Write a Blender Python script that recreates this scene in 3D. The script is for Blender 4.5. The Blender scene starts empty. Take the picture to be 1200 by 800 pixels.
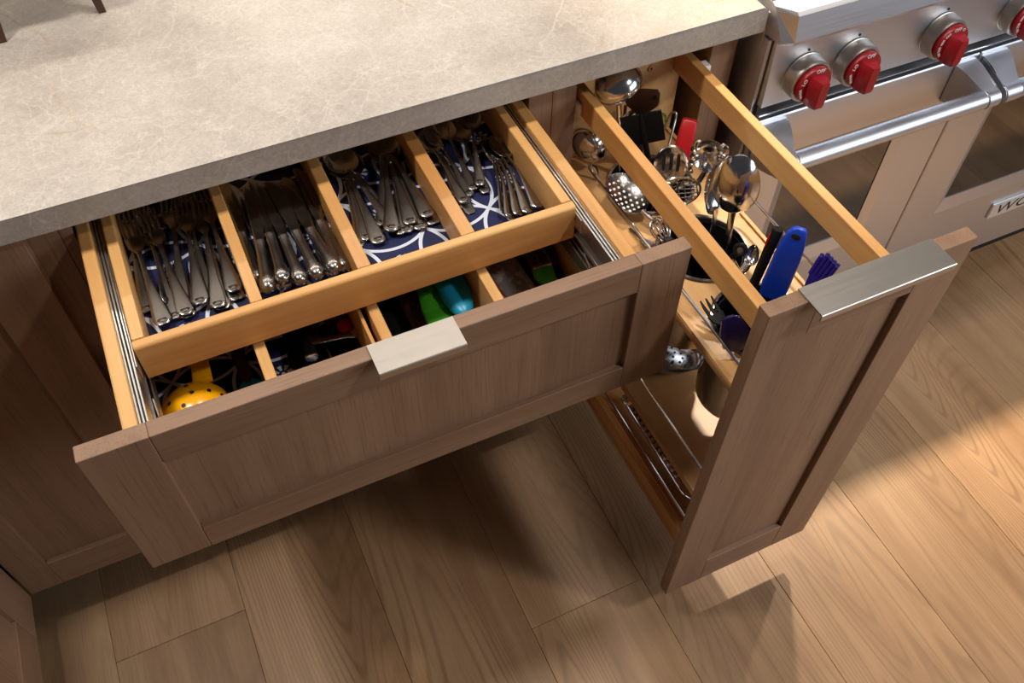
import bpy, bmesh, math, random
from mathutils import Vector, Matrix, Euler
random.seed(7)
scene = bpy.context.scene
col = scene.collection

# ------------------------------------------------------------------ camera
CAM_LOC = Vector((0.49726, -0.87921, 1.60423))
CAM_ROT = Euler((0.66075, -0.01181, -0.43498), 'XYZ')
FPX, CX, CY = 1047.866, 600.734, 400.274
cam = bpy.data.cameras.new('camera')
cam.sensor_width = 36.0
cam.lens = 36.0 * FPX / 1200
cam.shift_x = (600 - CX) / 1200
cam.shift_y = (CY - 400) / 1200
cam.clip_start = 0.01
cam_ob = bpy.data.objects.new('camera', cam)
cam_ob.location = CAM_LOC
cam_ob.rotation_euler = CAM_ROT
col.objects.link(cam_ob)
scene.camera = cam_ob
RM = CAM_ROT.to_matrix()

def at(u, v, z):
    """point on the horizontal plane z seen at photo pixel (u, v)"""
    d = RM @ Vector(((u - CX) / FPX, -(v - CY) / FPX, -1.0))
    return CAM_LOC + d * ((z - CAM_LOC.z) / d.z)

# ------------------------------------------------------------------ world, lights, exposure
w = bpy.data.worlds.new('world')
scene.world = w
w.use_nodes = True
w.node_tree.nodes['Background'].inputs[0].default_value = (0.90, 0.92, 1.0, 1)
w.node_tree.nodes['Background'].inputs[1].default_value = 0.035

def area(name, loc, rot, sx, sy, power, color, spread=180):
    l = bpy.data.lights.new(name, 'AREA')
    l.shape = 'RECTANGLE'; l.size = sx; l.size_y = sy
    l.energy = power; l.color = color; l.spread = math.radians(spread)
    o = bpy.data.objects.new(name, l); o.location = loc; o.rotation_euler = rot
    col.objects.link(o); return o

def disc(name, loc, size, power, color, spread=180):
    o = area(name, loc, (0, 0, 0), size, size, power, color, spread)
    o.data.shape = 'DISK'; return o

WARM = (1.0, 0.80, 0.58); NEUTRAL = (1.0, 0.94, 0.88); COOL = (0.84, 0.91, 1.0)
# strip light under the wall cabinets, over the back of the worktop
area('under_cabinet_strip', (0.62, 0.49, 1.37), (0, 0, 0), 1.3, 0.035, 2.7, NEUTRAL)
# recessed ceiling lights
disc('ceiling_downlight', (0.05, -0.06, 2.55), 0.20, 15, NEUTRAL)
disc('ceiling_downlight', (1.15, -0.06, 2.55), 0.20, 10, NEUTRAL)
disc('ceiling_downlight', (1.9, -1.3, 2.55), 0.20, 14, NEUTRAL)
# lamps of the range hood
disc('hood_lamp', (1.72, 0.25, 1.76), 0.06, 9.5, WARM, 84)
disc('hood_lamp', (2.20, 0.25, 1.76), 0.06, 9.5, WARM, 84)
# daylight from the room's windows behind the camera
_w = area('window_daylight', (3.0, -2.1, 1.65), (0, 0, 0), 1.8, 1.1, 30, COOL)
_w.rotation_euler = (Vector((0.9, -0.2, 0.7)) - _w.location).to_track_quat('-Z', 'Y').to_euler()

scene.view_settings.view_transform = 'Standard'
scene.view_settings.look = 'None'
scene.view_settings.gamma = 1.0
scene.view_settings.use_curve_mapping = False
scene.view_settings.exposure = 0.42

# ------------------------------------------------------------------ materials
def srgb(r, g, b):
    def f(c):
        c /= 255.0
        return c / 12.92 if c <= 0.04045 else ((c + 0.055) / 1.055) ** 2.4
    return (f(r), f(g), f(b), 1)

class NT:
    def __init__(s, name):
        s.m = bpy.data.materials.new(name); s.m.use_nodes = True
        s.t = s.m.node_tree; s.b = s.t.nodes['Principled BSDF']
    def n(s, typ, **kw):
        nd = s.t.nodes.new(typ)
        for k, v in kw.items():
            if k.startswith('i_'):
                key = k[2:]
                nd.inputs[int(key) if key.isdigit() else key].default_value = v
            else: setattr(nd, k, v)
        return nd
    def l(s, a, b): s.t.links.new(a, b)
    def math(s, op, a, b=None):
        nd = s.n('ShaderNodeMath', operation=op)
        for i, x in enumerate((a, b)):
            if x is None: continue
            if isinstance(x, (int, float)): nd.inputs[i].default_value = x
            else: s.l(x, nd.inputs[i])
        return nd.outputs[0]
    def ramp(s, fac, stops):
        r = s.n('ShaderNodeValToRGB')
        e = r.color_ramp.elements
        while len(e) < len(stops): e.new(0.5)
        for el, (p, c) in zip(e, stops): el.position = p; el.color = c
        s.l(fac, r.inputs[0]); return r.outputs[0]
    def mix(s, fac, a, b, mode='MIX'):
        nd = s.n('ShaderNodeMix', data_type='RGBA', blend_type=mode)
        for k, x in ((0, fac), (6, a), (7, b)):
            if isinstance(x, (int, float)): nd.inputs[k].default_value = x
            elif isinstance(x, tuple): nd.inputs[k].default_value = x
            else: s.l(x, nd.inputs[k])
        return nd.outputs[2]

def plain(name, c, rough=0.5, metal=0.0, **kw):
    t = NT(name); b = t.b
    b.inputs['Base Color'].default_value = c
    b.inputs['Roughness'].default_value = rough
    b.inputs['Metallic'].default_value = metal
    for k, v in kw.items(): b.inputs[k.replace('_', ' ')].default_value = v
    # slight unevenness of the surface so it is not perfectly uniform
    tc = t.n('ShaderNodeTexCoord')
    nz = t.n('ShaderNodeTexNoise', i_Scale=60.0, i_Detail=3.0)
    t.l(tc.outputs['Object'], nz.inputs['Vector'])
    r = t.n('ShaderNodeMapRange', i_3=max(0.02, rough - 0.06), i_4=min(1, rough + 0.08))
    t.l(nz.outputs[0], r.inputs[0]); t.l(r.outputs[0], b.inputs['Roughness'])
    return t.m

def wood(name, axis, c_dark, c_mid, c_light, rough=0.5, fine=1.0, contours=0.0, perobj=False, pores=0.35, cath=(3.0, 0.35)):
    """oak/maple: stretched noise along the grain axis plus fine pores"""
    t = NT(name)
    tc = t.n('ShaderNodeTexCoord')
    vec = tc.outputs['Object']
    if perobj:
        oi = t.n('ShaderNodeObjectInfo')
        cmb = t.n('ShaderNodeCombineXYZ')
        t.l(t.math('MULTIPLY', oi.outputs['Random'], 37.0), cmb.inputs[2])
        t.l(t.math('MULTIPLY', oi.outputs['Random'], 11.0), cmb.inputs[0])
        add = t.n('ShaderNodeVectorMath', operation='ADD')
        t.l(vec, add.inputs[0]); t.l(cmb.outputs[0], add.inputs[1]); vec = add.outputs[0]
    ai = 'xyz'.index(axis)
    def stretched(across, along):
        sc = [across] * 3; sc[ai] = along
        mp = t.n('ShaderNodeMapping'); mp.inputs['Scale'].default_value = sc
        t.l(vec, mp.inputs[0]); return mp.outputs[0]
    n1 = t.n('ShaderNodeTexNoise', i_Scale=1.0, i_Detail=5.0, i_Roughness=0.6)
    t.l(stretched(28 * fine, 1.6 * fine), n1.inputs['Vector'])
    n2 = t.n('ShaderNodeTexNoise', i_Scale=1.0, i_Detail=4.0, i_Roughness=0.7)
    t.l(stretched(420 * fine, 9 * fine), n2.inputs['Vector'])
    n3 = t.n('ShaderNodeTexNoise', i_Scale=1.0, i_Detail=2.0)
    t.l(stretched(5, 1.2), n3.inputs['Vector'])
    f = t.math('ADD', t.math('MULTIPLY', n1.outputs[0], 0.5), t.math('MULTIPLY', n3.outputs[0], 0.5))
    base = t.ramp(f, [(0.36, c_dark), (0.5, c_mid), (0.64, c_light)])
    if contours:
        nc = t.n('ShaderNodeTexNoise', i_Scale=1.0, i_Detail=2.0, i_Roughness=0.45, i_Distortion=0.2)
        t.l(stretched(cath[0], cath[1]), nc.inputs['Vector'])
        ph = t.math('MULTIPLY', nc.outputs[0], 560.0)
        jit = t.math('ADD', ph, t.math('MULTIPLY', n1.outputs[0], 2.2))
        sn = t.math('SINE', jit)
        ln = t.n('ShaderNodeMapRange', i_1=0.25, i_2=1.0, i_3=0.0, i_4=contours)
        t.l(sn, ln.inputs[0])
        msk = t.n('ShaderNodeTexNoise', i_Scale=1.0, i_Detail=2.0)
        t.l(stretched(4.0, 0.9), msk.inputs['Vector'])
        mr = t.n('ShaderNodeMapRange', i_1=0.42, i_2=0.62, i_3=0.15, i_4=1.0)
        t.l(msk.outputs[0], mr.inputs[0])
        base = t.mix(t.math('MULTIPLY', ln.outputs[0], mr.outputs[0]), base, tuple(q * 0.62 for q in c_dark[:3]) + (1,))
    pr = t.n('ShaderNodeMapRange', i_1=0.52, i_2=0.70, i_3=0.0, i_4=pores)
    t.l(n2.outputs[0], pr.inputs[0])
    dk = tuple(x * 0.55 for x in c_dark[:3]) + (1,)
    colr = t.mix(pr.outputs[0], base, dk)
    if perobj:
        hv = t.n('ShaderNodeHueSaturation')
        mv = t.n('ShaderNodeMapRange', i_3=0.84, i_4=1.14); t.l(oi.outputs['Random'], mv.inputs[0])
        t.l(mv.outputs[0], hv.inputs['Value']); t.l(colr, hv.inputs['Color']); colr = hv.outputs[0]
    t.l(colr, t.b.inputs['Base Color'])
    t.b.inputs['Roughness'].default_value = rough
    bp = t.n('ShaderNodeBump', i_Strength=0.12, i_Distance=0.0006)
    t.l(n2.outputs[0], bp.inputs['Height']); t.l(bp.outputs[0], t.b.inputs['Normal'])
    return t.m

OAK = (srgb(120, 89, 66), srgb(136, 104, 80), srgb(148, 116, 91))
oak = {a: wood('taupe_oak_' + a, a, *OAK, rough=0.5, pores=0.6) for a in 'xyz'}
MAPLE = (srgb(188, 130, 70), srgb(210, 157, 93), srgb(224, 177, 113))
maple = {a: wood('honey_maple_' + a, a, *MAPLE, rough=0.38, fine=0.8, pores=0.22) for a in 'xyz'}
plyw = wood('shelf_plywood', 'y', srgb(176, 128, 78), srgb(198, 152, 98), srgb(212, 170, 116), rough=0.33, fine=0.5, pores=0.12)
floor_m = wood('oak_floor', 'y', srgb(138, 103, 70), srgb(157, 122, 86), srgb(170, 136, 99), rough=0.46, contours=0.52, perobj=True, pores=0.35)
darkwood = wood('dark_walnut', 'y', srgb(52, 30, 20), srgb(74, 44, 28), srgb(96, 60, 38), rough=0.45)
paleknob = wood('pale_beech', 'z', srgb(170, 120, 74), srgb(196, 150, 100), srgb(210, 168, 120), rough=0.4)

def stainless(name, axis, c=(0.66, 0.67, 0.71, 1), rough=0.37, bump=0.012):
    t = NT(name); b = t.b
    b.inputs['Base Color'].default_value = c; b.inputs['Metallic'].default_value = 1
    tc = t.n('ShaderNodeTexCoord')
    sc = [900.0] * 3; sc['xyz'.index(axis)] = 6.0
    mp = t.n('ShaderNodeMapping'); mp.inputs['Scale'].default_value = sc
    t.l(tc.outputs['Object'], mp.inputs[0])
    nz = t.n('ShaderNodeTexNoise', i_Scale=1.0, i_Detail=3.0); t.l(mp.outputs[0], nz.inputs['Vector'])
    r = t.n('ShaderNodeMapRange', i_3=rough - 0.06, i_4=rough + 0.1)
    t.l(nz.outputs[0], r.inputs[0]); t.l(r.outputs[0], b.inputs['Roughness'])
    bp = t.n('ShaderNodeBump', i_Strength=bump, i_Distance=0.0003)
    t.l(nz.outputs[0], bp.inputs['Height']); t.l(bp.outputs[0], b.inputs['Normal'])
    return t.m

steel_x = stainless('brushed_steel_x', 'x')
steel_y = stainless('brushed_steel_y', 'y')
nickel = stainless('brushed_nickel', 'x', (0.50, 0.46, 0.41, 1), 0.40, 0.02)
cutlery_m = plain('worn_cutlery_steel', (0.33, 0.30, 0.275, 1), 0.24, 1)
chrome = plain('chrome', (0.70, 0.70, 0.72, 1), 0.12, 1)
polished = plain('polished_steel', (0.66, 0.65, 0.64, 1), 0.14, 1)
canister_m = plain('canister_steel', (0.42, 0.39, 0.36, 1), 0.2, 1)
tray_rail = plain('galvanised_slide', (0.70, 0.70, 0.68, 1), 0.3, 1)
black = plain('black_nylon', (0.006, 0.006, 0.007, 1), 0.5, IOR=1.3)
blackrub = plain('black_trim', (0.006, 0.006, 0.006, 1), 0.5)
redknob = plain('red_knob', srgb(142, 8, 22), 0.36)
redplast = plain('red_silicone', srgb(176, 16, 26), 0.4)
blue = plain('blue_plastic', srgb(14, 62, 186), 0.34)
purple = plain('purple_silicone', srgb(34, 22, 122), 0.35)
navyp = plain('indigo_silicone', srgb(24, 16, 66), 0.22)
yellow = plain('yellow_plastic', srgb(244, 172, 8), 0.25)
teal = plain('teal_silicone', srgb(20, 148, 186), 0.35)
green = plain('green_silicone', srgb(64, 160, 40), 0.4)
palegreen = plain('pale_green_rubber', srgb(168, 178, 70), 0.5)
whitep = plain('white_plastic', srgb(226, 222, 216), 0.4)
print_and_lit_holes = plain('white_print_and_lit_holes', srgb(236, 232, 226), 0.6)  # knob lettering, and light painted into pierced holes
pink = plain('pink_card', srgb(216, 40, 110), 0.5)
darkfill = plain('dark_toe_kick', srgb(30, 24, 20), 0.7)
wallpaint = plain('wall_paint', srgb(206, 200, 190), 0.8)

def oven_glass():
    t = NT('oven_glass'); b = t.b
    b.inputs['Base Color'].default_value = (0.012, 0.010, 0.008, 1)
    b.inputs['Roughness'].default_value = 0.05
    b.inputs['IOR'].default_value = 1.8
    return t.m
glass_m = oven_glass()

def clear_plastic():
    t = NT('clear_plastic'); b = t.b
    b.inputs['Base Color'].default_value = (0.9, 0.9, 0.9, 1)
    b.inputs['Roughness'].default_value = 0.12
    b.inputs['Transmission Weight'].default_value = 0.85
    b.inputs['IOR'].default_value = 1.2
    return t.m
clearp = clear_plastic()

def confetti():
    t = NT('printed_package')
    tc = t.n('ShaderNodeTexCoord')
    v = t.n('ShaderNodeTexVoronoi', i_Scale=150.0); t.l(tc.outputs['Object'], v.inputs['Vector'])
    sp = t.n('ShaderNodeSeparateColor'); t.l(v.outputs['Color'], sp.inputs[0])
    c = t.ramp(sp.outputs[0], [(0.0, srgb(40, 14, 12)), (0.45, srgb(60, 18, 14)), (0.7, srgb(150, 40, 22)), (0.85, srgb(210, 140, 40)), (1.0, srgb(190, 180, 160))])
    t.l(c, t.b.inputs['Base Color']); t.b.inputs['Roughness'].default_value = 0.3
    return t.m
confetti_m = confetti()

def stone():
    t = NT('quartzite_stone')
    tc = t.n('ShaderNodeTexCoord'); vec = tc.outputs['Object']
    def warp(scale, amt):
        nz = t.n('ShaderNodeTexNoise', i_Scale=scale, i_Detail=4.0); t.l(vec, nz.inputs['Vector'])
        m = t.n('ShaderNodeVectorMath', operation='SCALE'); m.inputs['Scale'].default_value = amt
        t.l(nz.outputs['Color'], m.inputs[0])
        a = t.n('ShaderNodeVectorMath', operation='ADD'); t.l(vec, a.inputs[0]); t.l(m.outputs[0], a.inputs[1])
        return a.outputs[0]
    cloud = t.n('ShaderNodeTexNoise', i_Scale=5.0, i_Detail=6.0, i_Roughness=0.62); t.l(vec, cloud.inputs['Vector'])
    base = t.ramp(cloud.outputs[0], [(0.30, srgb(158, 147, 136)), (0.5, srgb(174, 164, 152)), (0.70, srgb(187, 178, 167))])
    for scale, amt, wid, s in ((6.0, 0.25, 0.014, 0.40), (20.0, 0.12, 0.035, 0.30), (44.0, 0.06, 0.06, 0.26), (90.0, 0.03, 0.08, 0.22)):
        v = t.n('ShaderNodeTexVoronoi', feature='DISTANCE_TO_EDGE', i_Scale=scale)
        t.l(warp(scale * 0.5, amt), v.inputs['Vector'])
        mk = t.n('ShaderNodeTexNoise', i_Scale=scale * 0.6, i_Detail=2.0); t.l(vec, mk.inputs['Vector'])
        mm = t.n('ShaderNodeMapRange', i_1=0.42, i_2=0.62, i_3=0.0, i_4=s); t.l(mk.outputs[0], mm.inputs[0])
        r = t.n('ShaderNodeMapRange', i_1=0.0, i_2=wid, i_3=1.0, i_4=0.0); t.l(v.outputs['Distance'], r.inputs[0])
        base = t.mix(t.math('MULTIPLY', r.outputs[0], mm.outputs[0]), base, srgb(210, 202, 190))
    # thin tan fissures
    v = t.n('ShaderNodeTexVoronoi', feature='DISTANCE_TO_EDGE', i_Scale=3.2); t.l(warp(2.2, 0.3), v.inputs['Vector'])
    r = t.n('ShaderNodeMapRange', i_1=0.0, i_2=0.012, i_3=0.5, i_4=0.0); t.l(v.outputs['Distance'], r.inputs[0])
    mk = t.n('ShaderNodeTexNoise', i_Scale=7.0, i_Detail=2.0); t.l(vec, mk.inputs['Vector'])
    mm = t.n('ShaderNodeMapRange', i_1=0.5, i_2=0.6); t.l(mk.outputs[0], mm.inputs[0])
    base = t.mix(t.math('MULTIPLY', r.outputs[0], mm.outputs[0]), base, srgb(160, 126, 84))
    # fine fibrous scratches
    fn = t.n('ShaderNodeTexNoise', i_Scale=160.0, i_Detail=5.0, i_Roughness=0.7, i_Distortion=1.2); t.l(vec, fn.inputs['Vector'])
    fr = t.n('ShaderNodeMapRange', i_1=0.35, i_2=0.65, i_3=0.84, i_4=1.07); t.l(fn.outputs[0], fr.inputs[0])
    hv = t.n('ShaderNodeHueSaturation'); t.l(fr.outputs[0], hv.inputs['Value']); t.l(base, hv.inputs['Color'])
    t.l(hv.outputs[0], t.b.inputs['Base Color'])
    t.b.inputs['Roughness'].default_value = 0.42
    bp = t.n('ShaderNodeBump', i_Strength=0.15, i_Distance=0.0005)
    t.l(fn.outputs[0], bp.inputs['Height']); t.l(bp.outputs[0], t.b.inputs['Normal'])
    return t.m
stone_m = stone()

def liner():
    """navy cloth print: white overlapping rings with little dotted flowers"""
    t = NT('navy_ring_liner')
    tc = t.n('ShaderNodeTexCoord'); sp = t.n('ShaderNodeSeparateXYZ'); t.l(tc.outputs['Object'], sp.inputs[0])
    S = 0.089
    fx = t.math('FRACT', t.math('DIVIDE', t.math('SUBTRACT', sp.outputs[0], 0.8356 - 20 * S), S))
    fy = t.math('FRACT', t.math('DIVIDE', t.math('SUBTRACT', sp.outputs[1], -0.100 - 20 * S), S))
    dmin = None
    for cx, cy in ((-.5, .5), (1.5, .5), (.5, -.5), (.5, 1.5)):
        dx = t.math('SUBTRACT', fx, cx); dy = t.math('SUBTRACT', fy, cy)
        d = t.math('SQRT', t.math('ADD', t.math('MULTIPLY', dx, dx), t.math('MULTIPLY', dy, dy)))
        e = t.math('ABSOLUTE', t.math('SUBTRACT', d, 0.7071))
        dmin = e if dmin is None else t.math('MINIMUM', dmin, e)
    ring = t.math('LESS_THAN', dmin, 0.026)
    # little flowers in the middle of each concave square
    dx = t.math('SUBTRACT', fx, 0.5); dy = t.math('SUBTRACT', fy, 0.5)
    rr = t.math('SQRT', t.math('ADD', t.math('MULTIPLY', dx, dx), t.math('MULTIPLY', dy, dy)))
    an = t.math('ARCTAN2', dy, dx)
    petal = t.math('SINE', t.math('MULTIPLY', an, 8.0))
    fl = t.math('MULTIPLY', t.math('LESS_THAN', t.math('ABSOLUTE', t.math('SUBTRACT', rr, 0.11)), 0.045), t.math('GREATER_THAN', petal, -0.1))
    fl = t.math('MAXIMUM', fl, t.math('LESS_THAN', rr, 0.03))
    nz = t.n('ShaderNodeTexNoise', i_Scale=900.0, i_Detail=1.0); t.l(tc.outputs['Object'], nz.inputs['Vector'])
    mask = t.math('MAXIMUM', ring, t.math('MULTIPLY', fl, 0.8))
    c = t.mix(mask, srgb(18, 26, 72), srgb(214, 220, 232))
    t.l(c, t.b.inputs['Base Color']); t.b.inputs['Roughness'].default_value = 0.6
    return t.m
liner_m = liner()

# ------------------------------------------------------------------ mesh helpers
def obj(name, bm, mat, parent=None, smooth=False, loc=None):
    me = bpy.data.meshes.new(name)
    bmesh.ops.recalc_face_normals(bm, faces=bm.faces[:])
    bm.to_mesh(me); bm.free()
    if smooth:
        me.polygons.foreach_set('use_smooth', [True] * len(me.polygons))
        if smooth != 'all':
            me.set_sharp_from_angle(angle=math.radians(40))
    me.materials.append(mat)
    o = bpy.data.objects.new(name, me); col.objects.link(o)
    if parent: o.parent = parent
    if loc is not None: o.location = loc
    return o

def empty(name, loc=(0, 0, 0)):
    o = bpy.data.objects.new(name, None); o.location = loc; o.empty_display_size = 0.02
    col.objects.link(o); return o

def tag(o, label, cat, group=None, kind=None):
    o['label'] = label; o['category'] = cat
    if group: o['group'] = group
    if kind: o['kind'] = kind
    return o

def bx(bm, x0, x1, y0, y1, z0, z1, bev=0.0, seg=2, M=None):
    m = Matrix.Translation(((x0 + x1) / 2, (y0 + y1) / 2, (z0 + z1) / 2)) @ Matrix.Diagonal((x1 - x0, y1 - y0, z1 - z0, 1))
    r = bmesh.ops.create_cube(bm, size=1, matrix=m)
    vs = r['verts']
    if bev:
        ed = list({e for v in vs for e in v.link_edges})
        q = bmesh.ops.bevel(bm, geom=ed, offset=bev, segments=seg, profile=0.5, affect='EDGES')
        vs = q['verts']
    if M is not None: bmesh.ops.transform(bm, matrix=M, verts=list(set(vs)))
    return vs

def box(name, x0, x1, y0, y1, z0, z1, mat, parent=None, bev=0.0015, seg=2):
    bm = bmesh.new(); bx(bm, x0, x1, y0, y1, z0, z1, bev, seg)
    return obj(name, bm, mat, parent)

def loft(bm, rings, caps=True, close=True):
    vr = [[bm.verts.new(p) for p in r] for r in rings]
    n = len(vr[0])
    for a, b in zip(vr, vr[1:]):
        for i in range(n if close else n - 1):
            j = (i + 1) % n
            bm.faces.new((a[i], a[j], b[j], b[i]))
    if caps and close:
        bm.faces.new(vr[0][::-1]); bm.faces.new(vr[-1])
    return vr

def tube(bm, pts, r, n=8, caps=True):
    pts = [Vector(p) for p in pts]
    rs = r if isinstance(r, (list, tuple)) else [r] * len(pts)
    up = None; rings = []
    for i, p in enumerate(pts):
        d = (pts[min(i + 1, len(pts) - 1)] - pts[max(i - 1, 0)]).normalized()
        if up is None:
            up = Vector((0, 0, 1)) if abs(d.z) < 0.9 else Vector((1, 0, 0))
        x = d.cross(up).normalized(); up = x.cross(d).normalized()
        rings.append([p + (x * math.cos(2 * math.pi * k / n) + up * math.sin(2 * math.pi * k / n)) * rs[i] for k in range(n)])
    loft(bm, rings, caps)

def smooth_path(pts, sub=6):
    """Catmull-Rom through the points"""
    pts = [Vector(p) for p in pts]; out = []
    P = [pts[0]] + pts + [pts[-1]]
    for i in range(1, len(P) - 2):
        for k in range(sub):
            t = k / sub; a, b, c, d = P[i - 1], P[i], P[i + 1], P[i + 2]
            out.append(0.5 * ((2 * b) + (c - a) * t + (2 * a - 5 * b + 4 * c - d) * t * t + (3 * b - a - 3 * c + d) * t ** 3))
    out.append(pts[-1]); return out

def lathe(bm, prof, M=Matrix(), n=32, capend=False):
    """profile of (r, z) spun about local z"""
    rings = [[M @ Vector((r * math.cos(2 * math.pi * k / n), r * math.sin(2 * math.pi * k / n), z)) for k in range(n)] for r, z in prof]
    loft(bm, rings, caps=capend)

def prism(bm, poly, axis, a, b):
    """extrude a 2-D outline; axis 'z': (x,y), 'x': (y,z), 'y': (x,z)"""
    def mk(p, h):
        if axis == 'z': return (p[0], p[1], h)
        if axis == 'x': return (h, p[0], p[1])
        return (p[0], h, p[1])
    loft(bm, [[mk(p, a) for p in poly], [mk(p, b) for p in poly]])

def frame_of(p, d, up=(0, 0, 1)):
    """matrix whose local +Y runs along d, local Z towards up"""
    y = Vector(d).normalized(); x = y.cross(Vector(up)).normalized(); z = x.cross(y).normalized()
    m = Matrix((x, y, z)).transposed().to_4x4(); m.translation = Vector(p); return m

def section(s, wd, th, z=0.0, n=12, p=2.4, x=0.0):
    out = []
    for k in range(n):
        a = 2 * math.pi * k / n; c, q = math.cos(a), math.sin(a)
        out.append((x + wd / 2 * math.copysign(abs(c) ** (2 / p), c), s, z + th / 2 * math.copysign(abs(q) ** (2 / p), q)))
    return out

def bar(bm, stations, M=Matrix(), n=12, p=2.4):
    rings = [[M @ Vector(q) for q in section(s[0], s[1], s[2], s[3] if len(s) > 3 else 0, n, p, s[4] if len(s) > 4 else 0)] for s in stations]
    loft(bm, rings)

def bowl(bm, L, W, depth, th=0.0012, M=Matrix(), nu=10, nv=20, egg=0.15, s0=0.0):
    """shallow spoon bowl: local Y from s0 to s0+L, hollow towards +Z"""
    def pt(r, a, off):
        y = math.sin(a); x = math.cos(a) * (1 - egg * y)
        return M @ Vector((x * W / 2 * r, s0 + L / 2 + y * L / 2 * r, -depth * (1 - r * r) ** 0.9 + off))
    for off, flip in ((0, 0), (-th, 1)):
        pass
    inner = [[pt(i / nu, 2 * math.pi * k / nv, 0) for k in range(nv)] for i in range(1, nu + 1)]
    outer = [[pt(i / nu, 2 * math.pi * k / nv, -th) for k in range(nv)] for i in range(nu, 0, -1)]
    loft(bm, inner + outer, caps=True)

def disc_plate(bm, M, r, th, n=28):
    loft(bm, [[M @ Vector((r * math.cos(2 * math.pi * k / n), r * math.sin(2 * math.pi * k / n), h)) for k in range(n)] for h in (-th / 2, th / 2)])

def board_with_holes(name, outline, holes, z0, z1, mat, parent, bevel=0.0008, axis='z', off=0.0):
    cu = bpy.data.curves.new(name + '_c', 'CURVE'); cu.dimensions = '2D'; cu.fill_mode = 'BOTH'
    for pl in [outline] + holes:
        sp = cu.splines.new('POLY'); sp.points.add(len(pl) - 1); sp.use_cyclic_u = True
        for q, p in zip(sp.points, pl): q.co = (p[0], p[1], 0, 1)
    cu.extrude = (z1 - z0) / 2 - bevel; cu.bevel_depth = bevel; cu.bevel_resolution = 1; cu.offset = -bevel
    tmp = bpy.data.objects.new(name + '_c', cu); col.objects.link(tmp)
    dg = bpy.context.evaluated_depsgraph_get()
    me = bpy.data.meshes.new_from_object(tmp.evaluated_get(dg))
    bpy.data.objects.remove(tmp); bpy.data.curves.remove(cu)
    for v in me.vertices:
        v.co.z += (z0 + z1) / 2
        if axis == 'y': v.co = (v.co.x, v.co.z, v.co.y)
    me.materials.clear(); me.materials.append(mat)
    o = bpy.data.objects.new(name, me); col.objects.link(o)
    if parent: o.parent = parent
    return o

def circle(cx, cy, r, n=40):
    return [(cx + r * math.cos(2 * math.pi * k / n), cy + r * math.sin(2 * math.pi * k / n)) for k in range(n)]

def text_mesh(name, body, M, size, mat, parent, shear=0.0, extrude=0.0002, spacing=1.0, xs=1.0):
    cu = bpy.data.curves.new(name + '_t', 'FONT'); cu.body = body; cu.size = size; cu.shear = shear
    cu.extrude = extrude; cu.align_x = 'CENTER'; cu.align_y = 'CENTER'; cu.space_character = spacing
    tmp = bpy.data.objects.new(name + '_t', cu); col.objects.link(tmp)
    dg = bpy.context.evaluated_depsgraph_get()
    me = bpy.data.meshes.new_from_object(tmp.evaluated_get(dg))
    bpy.data.objects.remove(tmp); bpy.data.curves.remove(cu)
    me.transform(M @ Matrix.Diagonal((xs, 1, 1, 1)))
    me.materials.clear(); me.materials.append(mat)
    o = bpy.data.objects.new(name, me); col.objects.link(o); o.parent = parent
    return o

# ------------------------------------------------------------------ floor and wall
floor = box('floor', -1.2, 3.4, -2.6, 0.64, -0.03, -0.006, darkfill, bev=0)
floor['kind'] = 'structure'; floor['label'] = 'oak plank floor'
bm = bmesh.new(); PW, PL = 0.2313, 1.56
bx(bm, -PW / 2 + 0.0002, PW / 2 - 0.0002, -PL / 2 + 0.0003, PL / 2 - 0.0003, -0.006, 0.0, 0.0009, 1)
proto = obj('plank', bm, floor_m, floor)
x0 = 0.0985
ends = {0: -0.118, 3: -0.37}          # butt joints seen in the photograph (column -> y)
first = True
for c in range(-4, 13):
    xc = x0 + PW * c + PW / 2
    yj = ends.get(c, (-0.85 + ((c * 0.618) % 1) * 0.3) if c not in (1, 2, 4, 5, 6, 7) else -1.02 - 0.16 * (c % 3))
    for k in range(-2, 3):
        yc = yj + PL * (k + 0.5)
        if yc - PL / 2 > 0.63 or yc + PL / 2 < -2.3: continue
        if first: p = proto; first = False
        else: p = proto.copy(); col.objects.link(p)
        p.location = (xc, yc, 0)
        p.parent = floor
wall = box('wall_back', -1.2, 3.4, 0.64, 0.70, 0.0005, 2.6, wallpaint, bev=0)
wall['kind'] = 'structure'; wall['label'] = 'painted wall behind the worktop'

# ------------------------------------------------------------------ shaker fronts
def shaker_front(parent, name, x0, x1, yf, z0, z1, sl, sr, rt, rb, th=0.0196, recess=0.0085):
    """frame-and-panel front facing -y"""
    pan = box(name, x0 + sl - 0.004, x1 - sr + 0.004, yf + recess, yf + th - 0.002, z0 + rb - 0.004, z1 - rt + 0.004, oak['z'], parent, 0.0)
    box('stile', x0, x0 + sl, yf, yf + th, z0, z1, oak['z'], pan, 0.0012)
    box('stile', x1 - sr, x1, yf, yf + th, z0, z1, oak['z'], pan, 0.0012)
    box('rail', x0 + sl, x1 - sr, yf, yf + th, z1 - rt, z1, oak['x'], pan, 0.0012)
    box('rail', x0 + sl, x1 - sr, yf, yf + th, z0, z0 + rb, oak['x'], pan, 0.0012)
    return pan

def edge_pull(parent, x0, x1, yf, ztop, y0, y1):
    """flat metal tab lying on the top edge, turned down at both long sides"""
    bm = bmesh.new()
    poly = [(y1, ztop), (y1, ztop + 0.0024), (y0 + 0.001, ztop + 0.0024), (y0, ztop + 0.0014), (y0, ztop - 0.007), (y0 + 0.0022, ztop - 0.007), (y0 + 0.0022, ztop)]
    prism(bm, poly, 'x', x0, x1)
    return obj('handle', bm, nickel, parent)

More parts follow.
